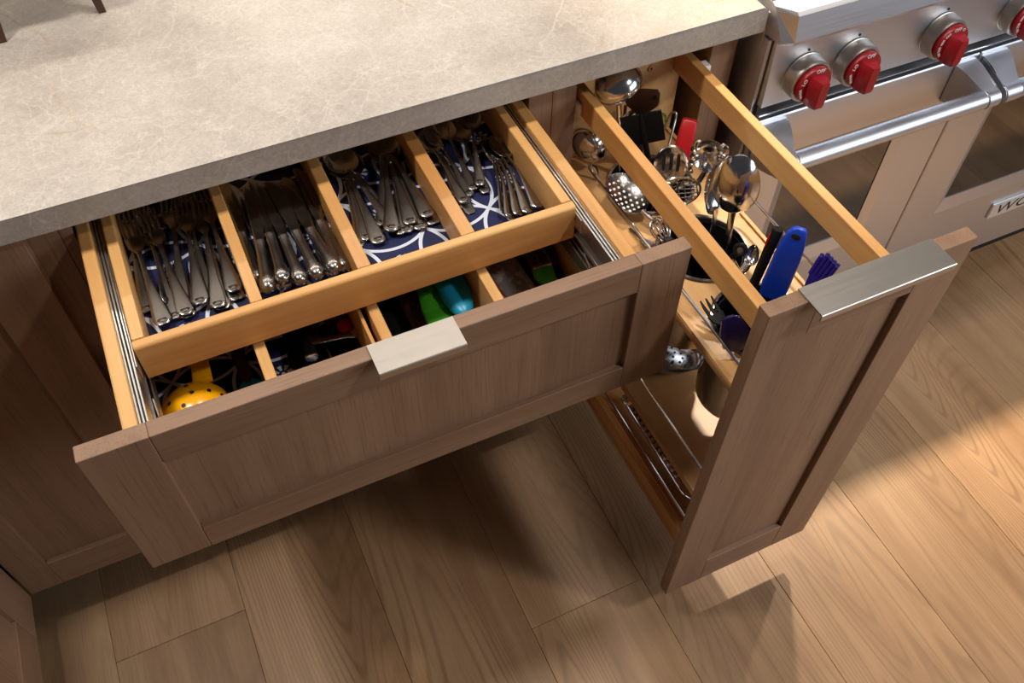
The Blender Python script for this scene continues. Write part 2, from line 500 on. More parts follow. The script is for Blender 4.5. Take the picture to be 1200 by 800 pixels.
# ------------------------------------------------------------------ base cabinets
# corner unit with a plain door, left of the drawers
cab = tag(empty('base_cabinet', (0.16, 0.3, 0)), 'closed taupe oak base cabinet with a panel door in the dark corner', 'cabinet')
def under(p, o): o.parent = p; o.matrix_parent_inverse = p.matrix_world.inverted() if False else Matrix.Translation(-p.location); return o
def cbox(p, name, *a, **k):
    return under(p, box(name, *a, **k))
d = under(cab, shaker_front(None, 'door', 0.0196, 0.3008, 0.0, 0.1245, 0.868, 0.052, 0.071, 0.055, 0.074))
cbox(cab, 'body', 0.0196, 0.335, 0.021, 0.60, 0.1245, 0.876, oak['z'], bev=0.001)
cbox(cab, 'toe_kick', 0.0196, 0.335, 0.075, 0.09, 0.001, 0.1235, darkfill, bev=0)

# drawer unit: open box so the drawer can slide in
cab = tag(empty('base_cabinet', (0.65, 0.3, 0)), 'taupe oak base cabinet that holds the open cutlery drawer', 'cabinet')
cbox(cab, 'side_panel', 0.3355, 0.350, 0.021, 0.60, 0.1245, 0.876, oak['z'], bev=0.001)
cbox(cab, 'side_panel', 0.9500, 0.9862, 0.021, 0.60, 0.1245, 0.876, oak['z'], bev=0.001)
cbox(cab, 'back_panel', 0.3505, 0.9495, 0.585, 0.60, 0.1245, 0.876, oak['z'], bev=0)
cbox(cab, 'bottom_panel', 0.3505, 0.9495, 0.021, 0.584, 0.1245, 0.142, oak['x'], bev=0)
cbox(cab, 'toe_kick', 0.3355, 0.9862, 0.075, 0.09, 0.001, 0.1235, darkfill, bev=0)
under(cab, shaker_front(None, 'lower_drawer_front', 0.312, 0.991, 0.0, 0.1245, 0.620, 0.068, 0.066, 0.048, 0.044))

# pull-out unit
cab = tag(empty('base_cabinet', (1.14, 0.3, 0)), 'narrow taupe oak base cabinet open behind the tall pull-out organiser', 'cabinet')
cbox(cab, 'side_panel', 0.9866, 1.0240, 0.021, 0.60, 0.1245, 0.876, oak['z'], bev=0.001)
cbox(cab, 'side_panel', 1.2450, 1.2895, 0.021, 0.60, 0.1245, 0.876, oak['z'], bev=0.001)
cbox(cab, 'back_panel', 1.0245, 1.2445, 0.585, 0.60, 0.1245, 0.876, oak['z'], bev=0)
cbox(cab, 'bottom_panel', 1.0245, 1.2445, 0.021, 0.584, 0.1245, 0.142, oak['y'], bev=0)
cbox(cab, 'toe_kick', 0.9866, 1.2895, 0.075, 0.09, 0.001, 0.1235, darkfill, bev=0)
cbox(cab, 'guide_roller', 1.0242, 1.0310, 0.012, 0.030, 0.796, 0.818, whitep, bev=0.003, seg=3)
cbox(cab, 'guide_roller', 1.2255, 1.2440, 0.012, 0.030, 0.800, 0.822, whitep, bev=0.003, seg=3)

# return run at right angles, its face looks towards +x
ret = tag(empty('base_cabinet', (-0.3, -0.7, 0)), 'taupe oak base cabinet of the return run at a right angle to the drawers', 'cabinet')
xf = 0.0184
cbox(ret, 'body', -0.60, xf - 0.021, -1.5, 0.60, 0.1245, 0.876, oak['z'], bev=0.001)
cbox(ret, 'toe_kick', -0.60, -0.055, -1.5, 0.60, 0.001, 0.1235, darkfill, bev=0)
for (ya, yb) in ((-0.62, -0.003), (-1.25, -0.626)):
    pan = under(ret, box('door', xf - 0.0196, xf - 0.0085, ya + 0.075, yb - 0.075, 0.20, 0.81, oak['z'], None, 0))
    for (a, b2, c2, d2, m) in ((ya, ya + 0.08, 0.1245, 0.868, 'z'), (yb - 0.08, yb, 0.1245, 0.868, 'z'), (ya + 0.08, yb - 0.08, 0.1245, 0.207, 'y'), (ya + 0.08, yb - 0.08, 0.80, 0.868, 'y')):
        q = box('stile' if m == 'z' else 'rail', xf - 0.0196, xf, a, b2, c2, d2, oak[m], None, 0.0012)
        q.parent = pan

# ------------------------------------------------------------------ worktop
bm = bmesh.new()
poly = [(-0.62, 0.638), (-0.62, -1.5), (0.036, -1.5), (0.036, -0.018), (1.297, -0.018), (1.297, 0.638)]
prism(bm, poly, 'z', 0.8815, 0.917)
ed = [e for e in bm.edges if all(v.co.z > 0.9 for v in e.verts)]
bmesh.ops.bevel(bm, geom=ed, offset=0.005, segments=4, profile=0.5, affect='EDGES')
wt = obj('worktop', bm, stone_m, smooth=True)
tag(wt, 'beige quartzite worktop with fine pale veins and an eased edge', 'worktop')

# wooden stand on the worktop (only its feet come into the frame)
st = tag(empty('wooden_stand', (0.40, 0.42, 0.917)), 'dark wooden stand with slim legs on the stone worktop', 'stand')
feet = [(0.3335, 0.326), (0.4625, 0.3445), (0.315, 0.50), (0.445, 0.52)]
cxs, cys = 0.389, 0.4226
for fx, fy in feet:
    bm = bmesh.new()
    tx, ty = cxs + (fx - cxs) * 0.86, cys + (fy - cys) * 0.86
    rings = []
    for t_, r_ in ((0, 0.005), (0.5, 0.0062), (1, 0.0075)):
        px_, py_, pz_ = fx + (tx - fx) * t_, fy + (ty - fy) * t_, 0.9175 + 0.11 * t_
        rings.append([(px_ - r_, py_ - r_, pz_), (px_ + r_, py_ - r_, pz_), (px_ + r_, py_ + r_, pz_), (px_ - r_, py_ + r_, pz_)])
    loft(bm, rings)
    under(st, obj('leg', bm, darkwood))
cbox(st, 'top', cxs - 0.085, cxs + 0.085, cys - 0.105, cys + 0.105, 1.0276, 1.045, darkwood, bev=0.004)

# ------------------------------------------------------------------ the drawer
dr = tag(empty('drawer', (0.65, -0.05, 0.63)), 'wide open drawer of honey maple with a taupe oak panel front and flat metal pull', 'drawer')
under(dr, shaker_front(None, 'front', 0.312, 0.991, -0.325, 0.629, 0.868, 0.068, 0.066, 0.048, 0.044))
h = under(dr, edge_pull(None, 0.6055, 0.7017, -0.325, 0.8682, -0.349, -0.308))
DZ0, DZ1 = 0.648, 0.840
cbox(dr, 'side', 0.353, 0.3685, -0.3050, 0.228, DZ0, DZ1, maple['y'], bev=0.0022)
cbox(dr, 'side', 0.9275, 0.9445, -0.3050, 0.228, DZ0, DZ1, maple['y'], bev=0.0022)
cbox(dr, 'back', 0.3687, 0.9273, 0.214, 0.228, DZ0, DZ1, maple['x'], bev=0.0015)
cbox(dr, 'inner_front', 0.3687, 0.9273, -0.3048, -0.2925, DZ0, 0.825, maple['x'], bev=0.0015)
cbox(dr, 'bottom', 0.3687, 0.9273, -0.2923, 0.2138, 0.650, 0.660, plyw, bev=0)
cbox(dr, 'liner', 0.3690, 0.9270, -0.2920, 0.2135, 0.6602, 0.6618, liner_m, bev=0)
for xa in (0.4995, 0.638, 0.7815):
    cbox(dr, 'divider', xa, xa + 0.0135, -0.2920, 0.2130, 0.662, 0.780, maple['y'], bev=0.0015)
cbox(dr, 'spacer', 0.627, 0.6315, -0.2920, 0.2130, 0.662, 0.772, maple['y'], bev=0.001)
for s in (0, 1):
    xa, sg = ((0.3686, 1) if s == 0 else (0.9274, -1))
    bm = bmesh.new()
    for (o0, o1, za, zb, ya) in ((0.0, 0.0025, 0.795, 0.833, -0.30), (0.0035, 0.0060, 0.800, 0.8315, -0.298), (0.0070, 0.0095, 0.803, 0.830, -0.29), (0.0096, 0.0116, 0.806, 0.828, -0.20)):
        a, b2 = xa + sg * o0, xa + sg * o1
        bx(bm, min(a, b2), max(a, b2), ya, 0.205, za, zb, 0.0006, 1)
    a, b2 = xa, xa + sg * 0.0116
    bx(bm, min(a, b2), max(a, b2), -0.295, 0.205, 0.792, 0.7945, 0.0005, 1)
    under(dr, obj('slide', bm, tray_rail))
    # lower carrier channel under the tray with its wire latch
    bm = bmesh.new()
    for o0 in (0.0005, 0.006, 0.0115):
        a, b2 = xa + sg * o0, xa + sg * (o0 + 0.002)
        bx(bm, min(a, b2), max(a, b2), -0.291, 0.205, 0.752, 0.772, 0.0004, 1)
    a, b2 = xa, xa + sg * 0.0135
    bx(bm, min(a, b2), max(a, b2), -0.291, 0.205, 0.749, 0.7515, 0.0004, 1)
    tube(bm, [(xa + sg * 0.003, -0.215, 0.785), (xa + sg * 0.012, -0.215, 0.785), (xa + sg * 0.012, -0.232, 0.775), (xa + sg * 0.003, -0.232, 0.775)], 0.0012, 6)
    under(dr, obj('carrier', bm, tray_rail))

# ------------------------------------------------------------------ sliding cutlery tray
tr = tag(empty('cutlery_tray', (0.65, -0.05, 0.787)), 'sliding maple cutlery tray with four sections and navy ring-print liner', 'tray')
TX0, TX1, TY0, TY1, TZ0, TZ1 = 0.3822, 0.9155, -0.186, 0.101, 0.7865, 0.840
def rounded_front(x0, x1, y0, y1, z0, z1):
    bm = bmesh.new()
    r = 0.004
    poly = [(y0, z0)] + [(y0 + r - r * math.cos(a), z1 - r + r * math.sin(a)) for a in (0, .4, .8, 1.2, 1.57)] + [(y1 - r + r * math.sin(a), z1 - r + r * math.cos(a)) for a in (0, .4, .8, 1.2, 1.57)] + [(y1, z0)]
    prism(bm, poly, 'x', x0, x1)
    return obj('front', bm, maple['x'])
under(tr, rounded_front(TX0, TX1, TY0, -0.1725, TZ0, TZ1))
cbox(tr, 'side', TX0, TX0 + 0.0135, -0.1723, TY1, TZ0, TZ1, maple['y'], bev=0.0018)
cbox(tr, 'side', TX1 - 0.0135, TX1, -0.1723, TY1, TZ0, TZ1, maple['y'], bev=0.0018)
cbox(tr, 'back', TX0 + 0.0137, TX1 - 0.0137, 0.088, TY1, TZ0, TZ1, maple['x'], bev=0.0015)
cbox(tr, 'bottom', TX0 + 0.0137, TX1 - 0.0137, -0.1722, 0.0878, TZ0 + 0.001, TZ0 + 0.0065, plyw, bev=0)
cbox(tr, 'liner', TX0 + 0.0138, TX1 - 0.0138, -0.1721, 0.0877, TZ0 + 0.0066, TZ0 + 0.0076, liner_m, bev=0)
TF = TZ0 + 0.0078
for xa, xb in ((0.5125, 0.5262), (0.6383, 0.6545), (0.7682, 0.7860)):
    cbox(tr, 'divider', xa, xb, -0.1721, 0.0877, TF, 0.8385, maple['y'], bev=0.0015)

# ------------------------------------------------------------------ cutlery
def fork_parts():
    bm = bmesh.new()
    bar(bm, [(0.000, 0.010, 0.0020, 0.0002), (0.002, 0.017, 0.0028, 0.0003), (0.008, 0.0205, 0.0032, 0.0005), (0.022, 0.0185, 0.0028, 0.0015), (0.045, 0.0125, 0.0026, 0.0035),
             (0.075, 0.0075, 0.0032, 0.0060), (0.100, 0.0055, 0.0038, 0.0065), (0.120, 0.0062, 0.0036, 0.0050)], n=12)
    # raised tip ornament
    bar(bm, [(0.003, 0.006, 0.003, 0.0012), (0.006, 0.013, 0.0036, 0.0012), (0.008, 0.012, 0.0034, 0.0010)], n=8)
    hd = bmesh.new()
    bar(hd, [(0.118, 0.0062, 0.0034, 0.0052), (0.126, 0.012, 0.0026, 0.0030), (0.134, 0.0205, 0.0020, 0.0010), (0.148, 0.0235, 0.0018, 0.0), (0.154, 0.0235, 0.0018, 0.0005)], n=12)
    for k in range(4):
        x = -0.0093 + k * 0.0062
        bar(hd, [(0.152, 0.0042, 0.0018, 0.0005, x), (0.166, 0.0036, 0.0017, 0.003, x), (0.180, 0.0030, 0.0014, 0.007, x), (0.186, 0.0012, 0.0010, 0.0095, x)], n=6)
    return [('handle', bm), ('head', hd)]

def spoon_parts(L, bw, bl, hw):
    hl = L - bl
    bm = bmesh.new(); k = hl / 0.125
    bar(bm, [(0.000, hw * .5, 0.0020, 0.0002), (0.002, hw * .85, 0.0028, 0.0003), (0.007, hw, 0.0030, 0.0005), (0.020 * k, hw * .9, 0.0027, 0.0015), (0.042 * k, hw * .62, 0.0026, 0.0035),
             (0.072 * k, hw * .38, 0.0032, 0.0062), (0.100 * k, hw * .28, 0.0038, 0.0068), (hl + 0.004, hw * .34, 0.0034, 0.0048)], n=12)
    bar(bm, [(0.003, hw * .3, 0.003, 0.0012), (0.006, hw * .62, 0.0036, 0.0012), (0.008, hw * .58, 0.0034, 0.0010)], n=8)
    hd = bmesh.new()
    bowl(hd, bl, bw, bw * 0.2, 0.0013, Matrix.Translation((0, hl - 0.001, 0.0055)), egg=0.12)
    return [('handle', bm), ('bowl', hd)]

def knife_parts():
    bm = bmesh.new()
    bar(bm, [(0.000, 0.006, 0.006, 0.0), (0.002, 0.013, 0.012, 0.0), (0.007, 0.0185, 0.0165, 0.0), (0.013, 0.0195, 0.0165, 0.0), (0.021, 0.0165, 0.0135, 0.0), (0.032, 0.0140, 0.0112, 0.0),
             (0.060, 0.0125, 0.0098, 0.0), (0.083, 0.0118, 0.0088, 0.0), (0.0845, 0.0132, 0.0100, 0.0), (0.0875, 0.0132, 0.0100, 0.0), (0.088, 0.0110, 0.0060, 0.0)], n=14, p=2.2)
    bl = bmesh.new()
    st_ = [(0.087, 0.010, 0.0040, 0, 0.0), (0.094, 0.0120, 0.0020, 0, 0.0008), (0.110, 0.0155, 0.0017, 0, 0.0015), (0.140, 0.0185, 0.0015, 0, 0.0018), (0.165, 0.0190, 0.0013, 0, 0.0015),
           (0.182, 0.0165, 0.0012, 0, -0.0002), (0.190, 0.0115, 0.0011, 0, -0.0026), (0.194, 0.0045, 0.0010, 0, -0.0052)]
    bar(bl, st_, n=10, p=3)
    return [('handle', bm), ('blade', bl)]

def make_item(name, parts, mats, label, cat, group):
    root = empty(name); tag(root, label, cat, group)
    for (pn, bm), m in zip(parts, mats):
        obj(pn, bm, m, root, smooth=True)
    return root

def copy_item(root):
    r = root.copy(); col.objects.link(r)
    for ch in root.children:
        c = ch.copy(); col.objects.link(c); c.parent = r
    return r

def lay(proto, used, end, toward, z_end, z_tow, roll=0.0, up=(0, 0, 1), ):
    o = proto if not used[0] else copy_item(proto)
    used[0] = True
    p = at(end[0], end[1], z_end); q = at(toward[0], toward[1], z_tow)
    M = frame_of(p, q - p, up) @ Matrix.Rotation(roll, 4, 'Y')
    tip = max((M @ v.co).y for ch in o.children for v in ch.data.vertices)
    if tip > 0.0865: M.translation -= (q - p).normalized() * (tip - 0.0865)      # keep clear of the tray's back
    o.matrix_world = M
    return o

CU = [cutlery_m, cutlery_m]
# --- forks: pixel of the handle's end, pixel of the neck, heights
fk = make_item('fork', fork_parts(), CU, 'worn silver dinner fork in the fork section of the cutlery tray', 'fork', 'forks in the cutlery tray')
uf = [False]
for e, nck, z1, z2, rl in (
    ((169, 348), (156, 288), 0.7985, 0.7985, 0.1), ((222, 371), (189, 290), 0.7990, 0.7985, 0.0), ((206, 373), (184, 300), 0.8000, 0.8000, -0.1),
    ((193, 340), (176, 285), 0.8010, 0.8020, 0.9), ((262, 362), (243, 266), 0.7990, 0.7985, 0.0), ((278, 351), (252, 272), 0.7990, 0.7990, 0.1),
    ((215, 352), (206, 290), 0.8030, 0.8030, 0.3), ((245, 348), (230, 280), 0.8040, 0.8030, -0.2),
    ((192, 380), (161, 290), 0.8055, 0.8060, 0.0), ((219, 368), (187, 288), 0.8070, 0.8060, 0.1), ((235, 356), (222, 276), 0.8085, 0.8070, 0.0),
    ((256, 360), (240, 264), 0.8050, 0.8060, 0.0), ((275, 341), (250, 266), 0.8070, 0.8060, 0.05)):
    lay(fk, uf, e, nck, z1, z2, rl)

# --- table knives
kn = make_item('table_knife', knife_parts(), CU, 'silver table knife with rounded bulb handle in the knife section of the tray', 'knife', 'table knives in the cutlery tray')
uk = [False]
for e, tip, z1, z2, rl in (
    ((303, 330), (268, 226), 0.8040, 0.8020, 0.1), ((326, 338), (276, 218), 0.8035, 0.8050, 0.5), ((336, 338), (300, 228), 0.8030, 0.8010, 0.0), ((389, 322), (340, 214), 0.8030, 0.8010, 0.0),
    ((406, 317), (350, 201), 0.8030, 0.8020, 1.2), ((397, 316), (354, 208), 0.8040, 0.8060, 0.2),
    ((315, 341), (292, 221), 0.8180, 0.8100, 0.0), ((333, 331), (298, 211), 0.8190, 0.8110, 0.35), ((354, 332), (306, 213), 0.8180, 0.8100, 0.2),
    ((374, 325), (313, 206), 0.8190, 0.8120, 0.0), ((395, 318), (330, 216), 0.8200, 0.8080, 0.0)):
    lay(kn, uk, e, tip, z1, z2, rl)

# --- table spoons
sp = make_item('table_spoon', spoon_parts(0.184, 0.043, 0.062, 0.0205), CU, 'large silver table spoon nested with others in the tray section beside the knives', 'spoon', 'table spoons in the cutlery tray')
us = [False]
for e, nck, z1, z2, rl in (
    ((426, 281), (403, 210), 0.7985, 0.7985, 0.0), ((428, 270), (405, 208), 0.8000, 0.8010, 0.1), ((474, 273), (417, 206), 0.8010, 0.8030, 0.0), ((445, 284), (409, 209), 0.8025, 0.8045, 0.0),
    ((464, 270), (413, 207), 0.8060, 0.8065, 0.0),
    ((510, 262), (467, 196), 0.7985, 0.7985, 0.0), ((494, 268), (463, 195), 0.8000, 0.8010, 0.0), ((477, 272), (456, 193), 0.8015, 0.8025, 0.0), ((449, 250), (448, 193), 0.8060, 0.8060, 0.0),
    ((482, 262), (457, 192), 0.8055, 0.8050, 0.0), ((499, 247), (464, 194), 0.8085, 0.8065, 0.0), ((459, 270), (452, 192), 0.8090, 0.8085, 0.0)):
    lay(sp, us, e, nck, z1, z2, rl)

# --- tea spoons
ts = make_item('tea_spoon', spoon_parts(0.150, 0.031, 0.049, 0.0155), CU, 'small silver tea spoon in the last section of the tray', 'spoon', 'tea spoons in the cutlery tray')
ut = [False]
for e, nck, z1, z2, rl in (
    ((548, 238), (513, 178), 0.7985, 0.8000, 0.0), ((551, 229), (519, 176), 0.8000, 0.8015, 0.0), ((556, 222), (531, 174), 0.8015, 0.8030, 0.0), ((570, 226), (548, 178), 0.7985, 0.7995, 0.0),
    ((545, 237), (509, 178), 0.8030, 0.8040, 0.0), ((563, 217), (555, 168), 0.8060, 0.8110, 0.0),
    ((590, 250), (571, 184), 0.8040, 0.8055, 0.9), ((598, 256), (577, 186), 0.8040, 0.8040, 0.6), ((608, 252), (582, 187), 0.8040, 0.8035, 0.4), ((619, 249), (587, 186), 0.8035, 0.8035, 0.2), ((631, 243), (592, 185), 0.8050, 0.8050, 0.3)):
    lay(ts, ut, e, nck, z1, z2, rl)
bm = bmesh.new()
bar(bm, [(0, 0.008, 0.0012), (0.004, 0.014, 0.0016), (0.05, 0.016, 0.0016), (0.075, 0.010, 0.002), (0.082, 0.009, 0.004), (0.15, 0.011, 0.005), (0.165, 0.006, 0.004)], n=10, p=3)
sk = obj('butter_spreader', bm, cutlery_m, smooth=True)
tag(sk, 'flat silver butter spreader under the tea spoons, its broad blade against the divider', 'knife')
p = at(553, 250, 0.7962); q = at(520, 196, 0.7962); sk.matrix_world = frame_of(p, q - p)

ORD = ['first', 'second', 'third', 'fourth', 'fifth', 'sixth', 'seventh', 'eighth', 'ninth', 'tenth', 'eleventh', 'twelfth', 'thirteenth']
def number(kind, text, beside, flip=False):
    its = sorted((o for o in col.objects if o.parent is None and o.name.split('.')[0] == kind), key=lambda o: o.matrix_world.translation.x, reverse=flip)
    for n_, o in zip(ORD, its):
        o['label'] = '%s in the tray, %s handle from the %s' % (text, n_, beside)
bpy.context.view_layer.update()
number('fork', 'worn silver dinner fork', 'divider beside the knives', True)
number('table_knife', 'silver bulb-handled table knife', 'divider beside the forks')
number('table_spoon', 'large silver table spoon', 'divider beside the knives')
number('tea_spoon', 'small silver tea spoon', 'divider beside the large spoons')

# ------------------------------------------------------------------ things in the lower level of the drawer
LF = 0.662
# yellow slotted ladle
yl = tag(empty('slotted_ladle'), 'bright yellow plastic slotted ladle with round holes, lying face down in the drawer', 'ladle')
ct = Vector((0.4135, -0.1950, LF + 0.036)); R_ = 0.0435
bm = bmesh.new()
prof = [(R_ * math.sin(a), R_ * 1.05 * math.cos(a)) for a in [i * math.pi / 2 / 12 for i in range(1, 13)]]
inner = [(r - 0.002 if r > 0.003 else r, z - 0.002) for r, z in prof[::-1]]
lathe(bm, prof + inner, Matrix.Translation(ct), n=40, capend=True)
obj('bowl', bm, yellow, yl, smooth=True)
for th_, ph_ in ((0.15, 0.9), (0.55, 0.2), (0.5, 1.6), (0.62, 4.6), (0.62, 5.6), (0.28, 3.9), (0.85, 5.1), (0.9, 0.0), (0.95, 4.2), (0.6, 2.9), (0.95, 6.0)):
    nrm = Vector((math.sin(th_) * math.cos(ph_), math.sin(th_) * math.sin(ph_), math.cos(th_) * 1.05))
    bm = bmesh.new(); M = Matrix.Translation(ct + nrm * (R_ - 0.0002)) @ nrm.to_track_quat('Z', 'Y').to_matrix().to_4x4()
    disc_plate(bm, M, 0.0026, 0.0012, 14)
    obj('hole', bm, blackrub, yl, smooth=True)
bm = bmesh.new()
q = Vector((0.4480, 0.03, LF + 0.050))
st0 = ct + Vector((0.017, 0.034, 0.020))
Mh = frame_of(st0, q - st0)
bar(bm, [(0, 0.024, 0.006), (0.03, 0.022, 0.007), (0.10, 0.018, 0.007), (0.20, 0.022, 0.007), (0.215, 0.010, 0.005)], Mh, p=3)
obj('handle', bm, yellow, yl, smooth=True)

def lying(name, label, cat, parts, end, tow, z1, z2, up=(0, 0, 1), roll=0.0):
    """parts: (name, material, stations, exponent)"""
    p = at(end[0], end[1], z1); q = at(tow[0], tow[1], z2)
    M = frame_of(p, q - p, up) @ Matrix.Rotation(roll, 4, 'Y')
    r = tag(empty(name), label, cat)
    r.matrix_world = M
    for pn, m, stn, ex in parts:
        b_ = bmesh.new(); bar(b_, stn, n=14, p=ex); obj(pn, b_, m, r, smooth=True)
    return r

lying('silicone_spatula', 'teal silicone spatula with a dark wooden handle beside the yellow ladle', 'spatula',
      [('head', teal, [(0, 0.012, 0.004), (0.004, 0.030, 0.008), (0.03, 0.040, 0.010), (0.048, 0.034, 0.011), (0.054, 0.020, 0.012)], 3),
       ('handle', darkwood, [(0.050, 0.013, 0.012), (0.06, 0.016, 0.016), (0.11, 0.017, 0.017), (0.20, 0.019, 0.015), (0.206, 0.010, 0.010)], 2.6)],
      (306, 486), (283, 425), LF + 0.012, LF + 0.012)
lying('vegetable_peeler', 'black vegetable peeler with a bright steel end cap among the dark gadgets', 'peeler',
      [('handle', black, [(0.003, 0.014, 0.012), (0.02, 0.016, 0.013), (0.09, 0.014, 0.012), (0.098, 0.010, 0.010)], 3.5),
       ('end_cap', polished, [(0, 0.015, 0.012), (0.001, 0.017, 0.014), (0.0035, 0.017, 0.014)], 3.5),
       ('blade', polished, [(0.096, 0.014, 0.003), (0.15, 0.016, 0.003), (0.156, 0.006, 0.002)], 3)],
      (366, 420), (354, 378), LF + 0.036, LF + 0.036)
lying('bottle_opener', 'small silver bottle opener lying across the dark gadgets', 'opener',
      [('handle', polished, [(0, 0.006, 0.003), (0.003, 0.010, 0.004), (0.03, 0.008, 0.0035), (0.05, 0.010, 0.004)], 3),
       ('claw', polished, [(0.048, 0.010, 0.004), (0.055, 0.014, 0.004), (0.060, 0.008, 0.003)], 3)],
      (364, 401), (389, 396), LF + 0.044, LF + 0.044)
for (e_, t_, nm, lb, rr) in (((384, 437), (372, 405), 'pizza_cutter', 'black round-handled pizza cutter under the bottle opener', 0.019), ((416, 424), (398, 388), 'can_opener', 'black round-handled can opener with a brown collar beside the spacer strip', 0.023)):
    lying(nm, lb, 'gadget', [('handle', black, [(0, rr * .6, rr * .6), (0.004, rr, rr), (0.05, rr, rr * .95), (0.055, rr * .8, rr * .8)], 2),
          ('collar', darkwood, [(0.0545, rr * .9, rr * .9), (0.06, rr * .95, rr * .95), (0.066, rr * .7, rr * .7)], 2),
          ('blade', canister_m, [(0.065, rr * .5, 0.004), (0.08, rr * 1.2, 0.003), (0.11, rr * 1.2, 0.003), (0.12, rr * .5, 0.002)], 3)], e_, t_, LF + 0.016, LF + 0.016)
lying('flat_scraper', 'flat dark scraper lying on the liner next to the divider', 'scraper',
      [('blade', black, [(0, 0.020, 0.003), (0.003, 0.026, 0.004), (0.08, 0.026, 0.004), (0.12, 0.018, 0.006)], 4), ('handle', black, [(0.118, 0.016, 0.010), (0.19, 0.020, 0.012), (0.20, 0.010, 0.008)], 3)],
      (352, 430), (342, 388), LF + 0.006, LF + 0.010)
bm = bmesh.new(); bmesh.ops.create_uvsphere(bm, u_segments=18, v_segments=12, radius=0.010, matrix=Matrix.Translation(at(404, 382, LF + 0.030)) @ Matrix.Diagonal((1, 1.2, 0.9, 1)))
bmn = bmesh.new(); pz = at(404, 382, LF + 0.030)
tube(bmn, [pz + Vector((0, 0.009, 0)), pz + Vector((0.001, 0.05, -0.006)), pz + Vector((0.002, 0.11, -0.012))], [0.004, 0.0035, 0.004], 8)
ro = tag(empty('baster_bulb'), 'gadget with a small round red bulb beside the spacer strip', 'gadget')
obj('bulb', bm, redplast, ro, smooth=True); obj('stem', bmn, black, ro, smooth=True)

lying('blunt_knife', 'black sheathed knife with a thin brass stripe next to the brown handle', 'knife',
      [('sheath', black, [(0, 0.030, 0.006), (0.004, 0.046, 0.010), (0.10, 0.040, 0.010), (0.13, 0.024, 0.010)], 4), ('stripe', plain('brass', (0.45, 0.33, 0.12, 1), 0.4, 1), [(0.03, 0.002, 0.0110, 0, 0.018), (0.09, 0.002, 0.0110, 0, 0.016)], 4)],
      (472, 404), (450, 360), LF + 0.012, LF + 0.012)
lying('wooden_brush', 'brown wooden handled brush with a rivet between the black sheath and green spatula', 'brush',
      [('handle', darkwood, [(0, 0.016, 0.012), (0.006, 0.026, 0.016), (0.06, 0.030, 0.018), (0.12, 0.020, 0.016), (0.16, 0.018, 0.014)], 2.6), ('rivet', nickel, [(0.052, 0.004, 0.0182), (0.054, 0.006, 0.0186), (0.057, 0.006, 0.0186), (0.059, 0.004, 0.0182)], 2)],
      (503, 396), (476, 345), LF + 0.030, LF + 0.030)
lying('silicone_tongs', 'green silicone spatula lying between the brown handle and the blue scoop', 'spatula',
      [('head', green, [(0, 0.022, 0.008), (0.006, 0.034, 0.012), (0.040, 0.036, 0.012), (0.048, 0.030, 0.012)], 3.2), ('sleeve', green, [(0.0475, 0.034, 0.014), (0.052, 0.036, 0.015), (0.09, 0.026, 0.014), (0.15, 0.020, 0.012), (0.16, 0.010, 0.008)], 3.2)],
      (524, 394), (500, 340), LF + 0.060, LF + 0.050)
lying('scoop', 'teal blue silicone scoop with a rounded tip beside the divider', 'scoop',
      [('bowl', teal, [(0, 0.010, 0.010), (0.004, 0.022, 0.016), (0.020, 0.034, 0.022), (0.045, 0.042, 0.024), (0.08, 0.040, 0.022), (0.11, 0.024, 0.014)], 2.2), ('handle', teal, [(0.105, 0.018, 0.012), (0.20, 0.016, 0.010), (0.206, 0.008, 0.006)], 3)],
      (546, 369), (526, 326), LF + 0.072, LF + 0.064)
# clear box with a printed card
pb = tag(empty('gadget_box'), 'clear lidded box with a speckled red print and a pink edge beside the divider', 'box')
p = at(612, 363, LF + 0.001); q = at(585, 325, LF + 0.001); pb.matrix_world = frame_of(p, q - p)
bm = bmesh.new(); bx(bm, -0.020, 0.020, 0, 0.15, 0.0, 0.030, 0.003, 2); obj('print', bm, confetti_m, pb)
bm = bmesh.new(); bx(bm, -0.0245, -0.0205, 0, 0.15, 0.0, 0.028, 0.001, 1); obj('pink_edge', bm, pink, pb)
bm = bmesh.new(); bx(bm, -0.0225, 0.0225, -0.001, 0.152, 0.0303, 0.0335, 0.001, 1); obj('lid', bm, clearp, pb)
lying('honing_steel', 'dark slim wooden sharpening stone box next to the clear box', 'box', [('body', darkwood, [(0, 0.018, 0.014), (0.002, 0.022, 0.018), (0.158, 0.022, 0.018), (0.16, 0.018, 0.014)], 8)], (634, 348), (604, 305), LF + 0.010, LF + 0.010)
gr = tag(empty('hand_grater'), 'small steel hand grater with a green handle on the liner', 'grater')
p = at(648, 346, LF + 0.030); q = at(634, 322, LF + 0.030); gr.matrix_world = frame_of(p, q - p)
bm = bmesh.new(); bar(bm, [(0, 0.018, 0.012, .012), (0.004, 0.026, 0.018, .012), (0.016, 0.022, 0.018, .012), (0.030, 0.028, 0.020, .012), (0.034, 0.029, 0.020, .012)], n=14, p=3.5); obj('handle', bm, green, gr, smooth=True)
bm = bmesh.new(); bx(bm, -0.0145, 0.0145, 0.0345, 0.13, 0.001, 0.024, 0.003, 2); gp = obj('plate', bm, canister_m, gr)
bm = bmesh.new()
for i in range(9):
    for j in range(3):
        M = Matrix.Translation((-0.008 + j * 0.008 + (i % 2) * 0.002, 0.042 + i * 0.009, 0.0243)); disc_plate(bm, M, 0.0020, 0.001, 8)
obj('teeth', bm, blackrub, gp)
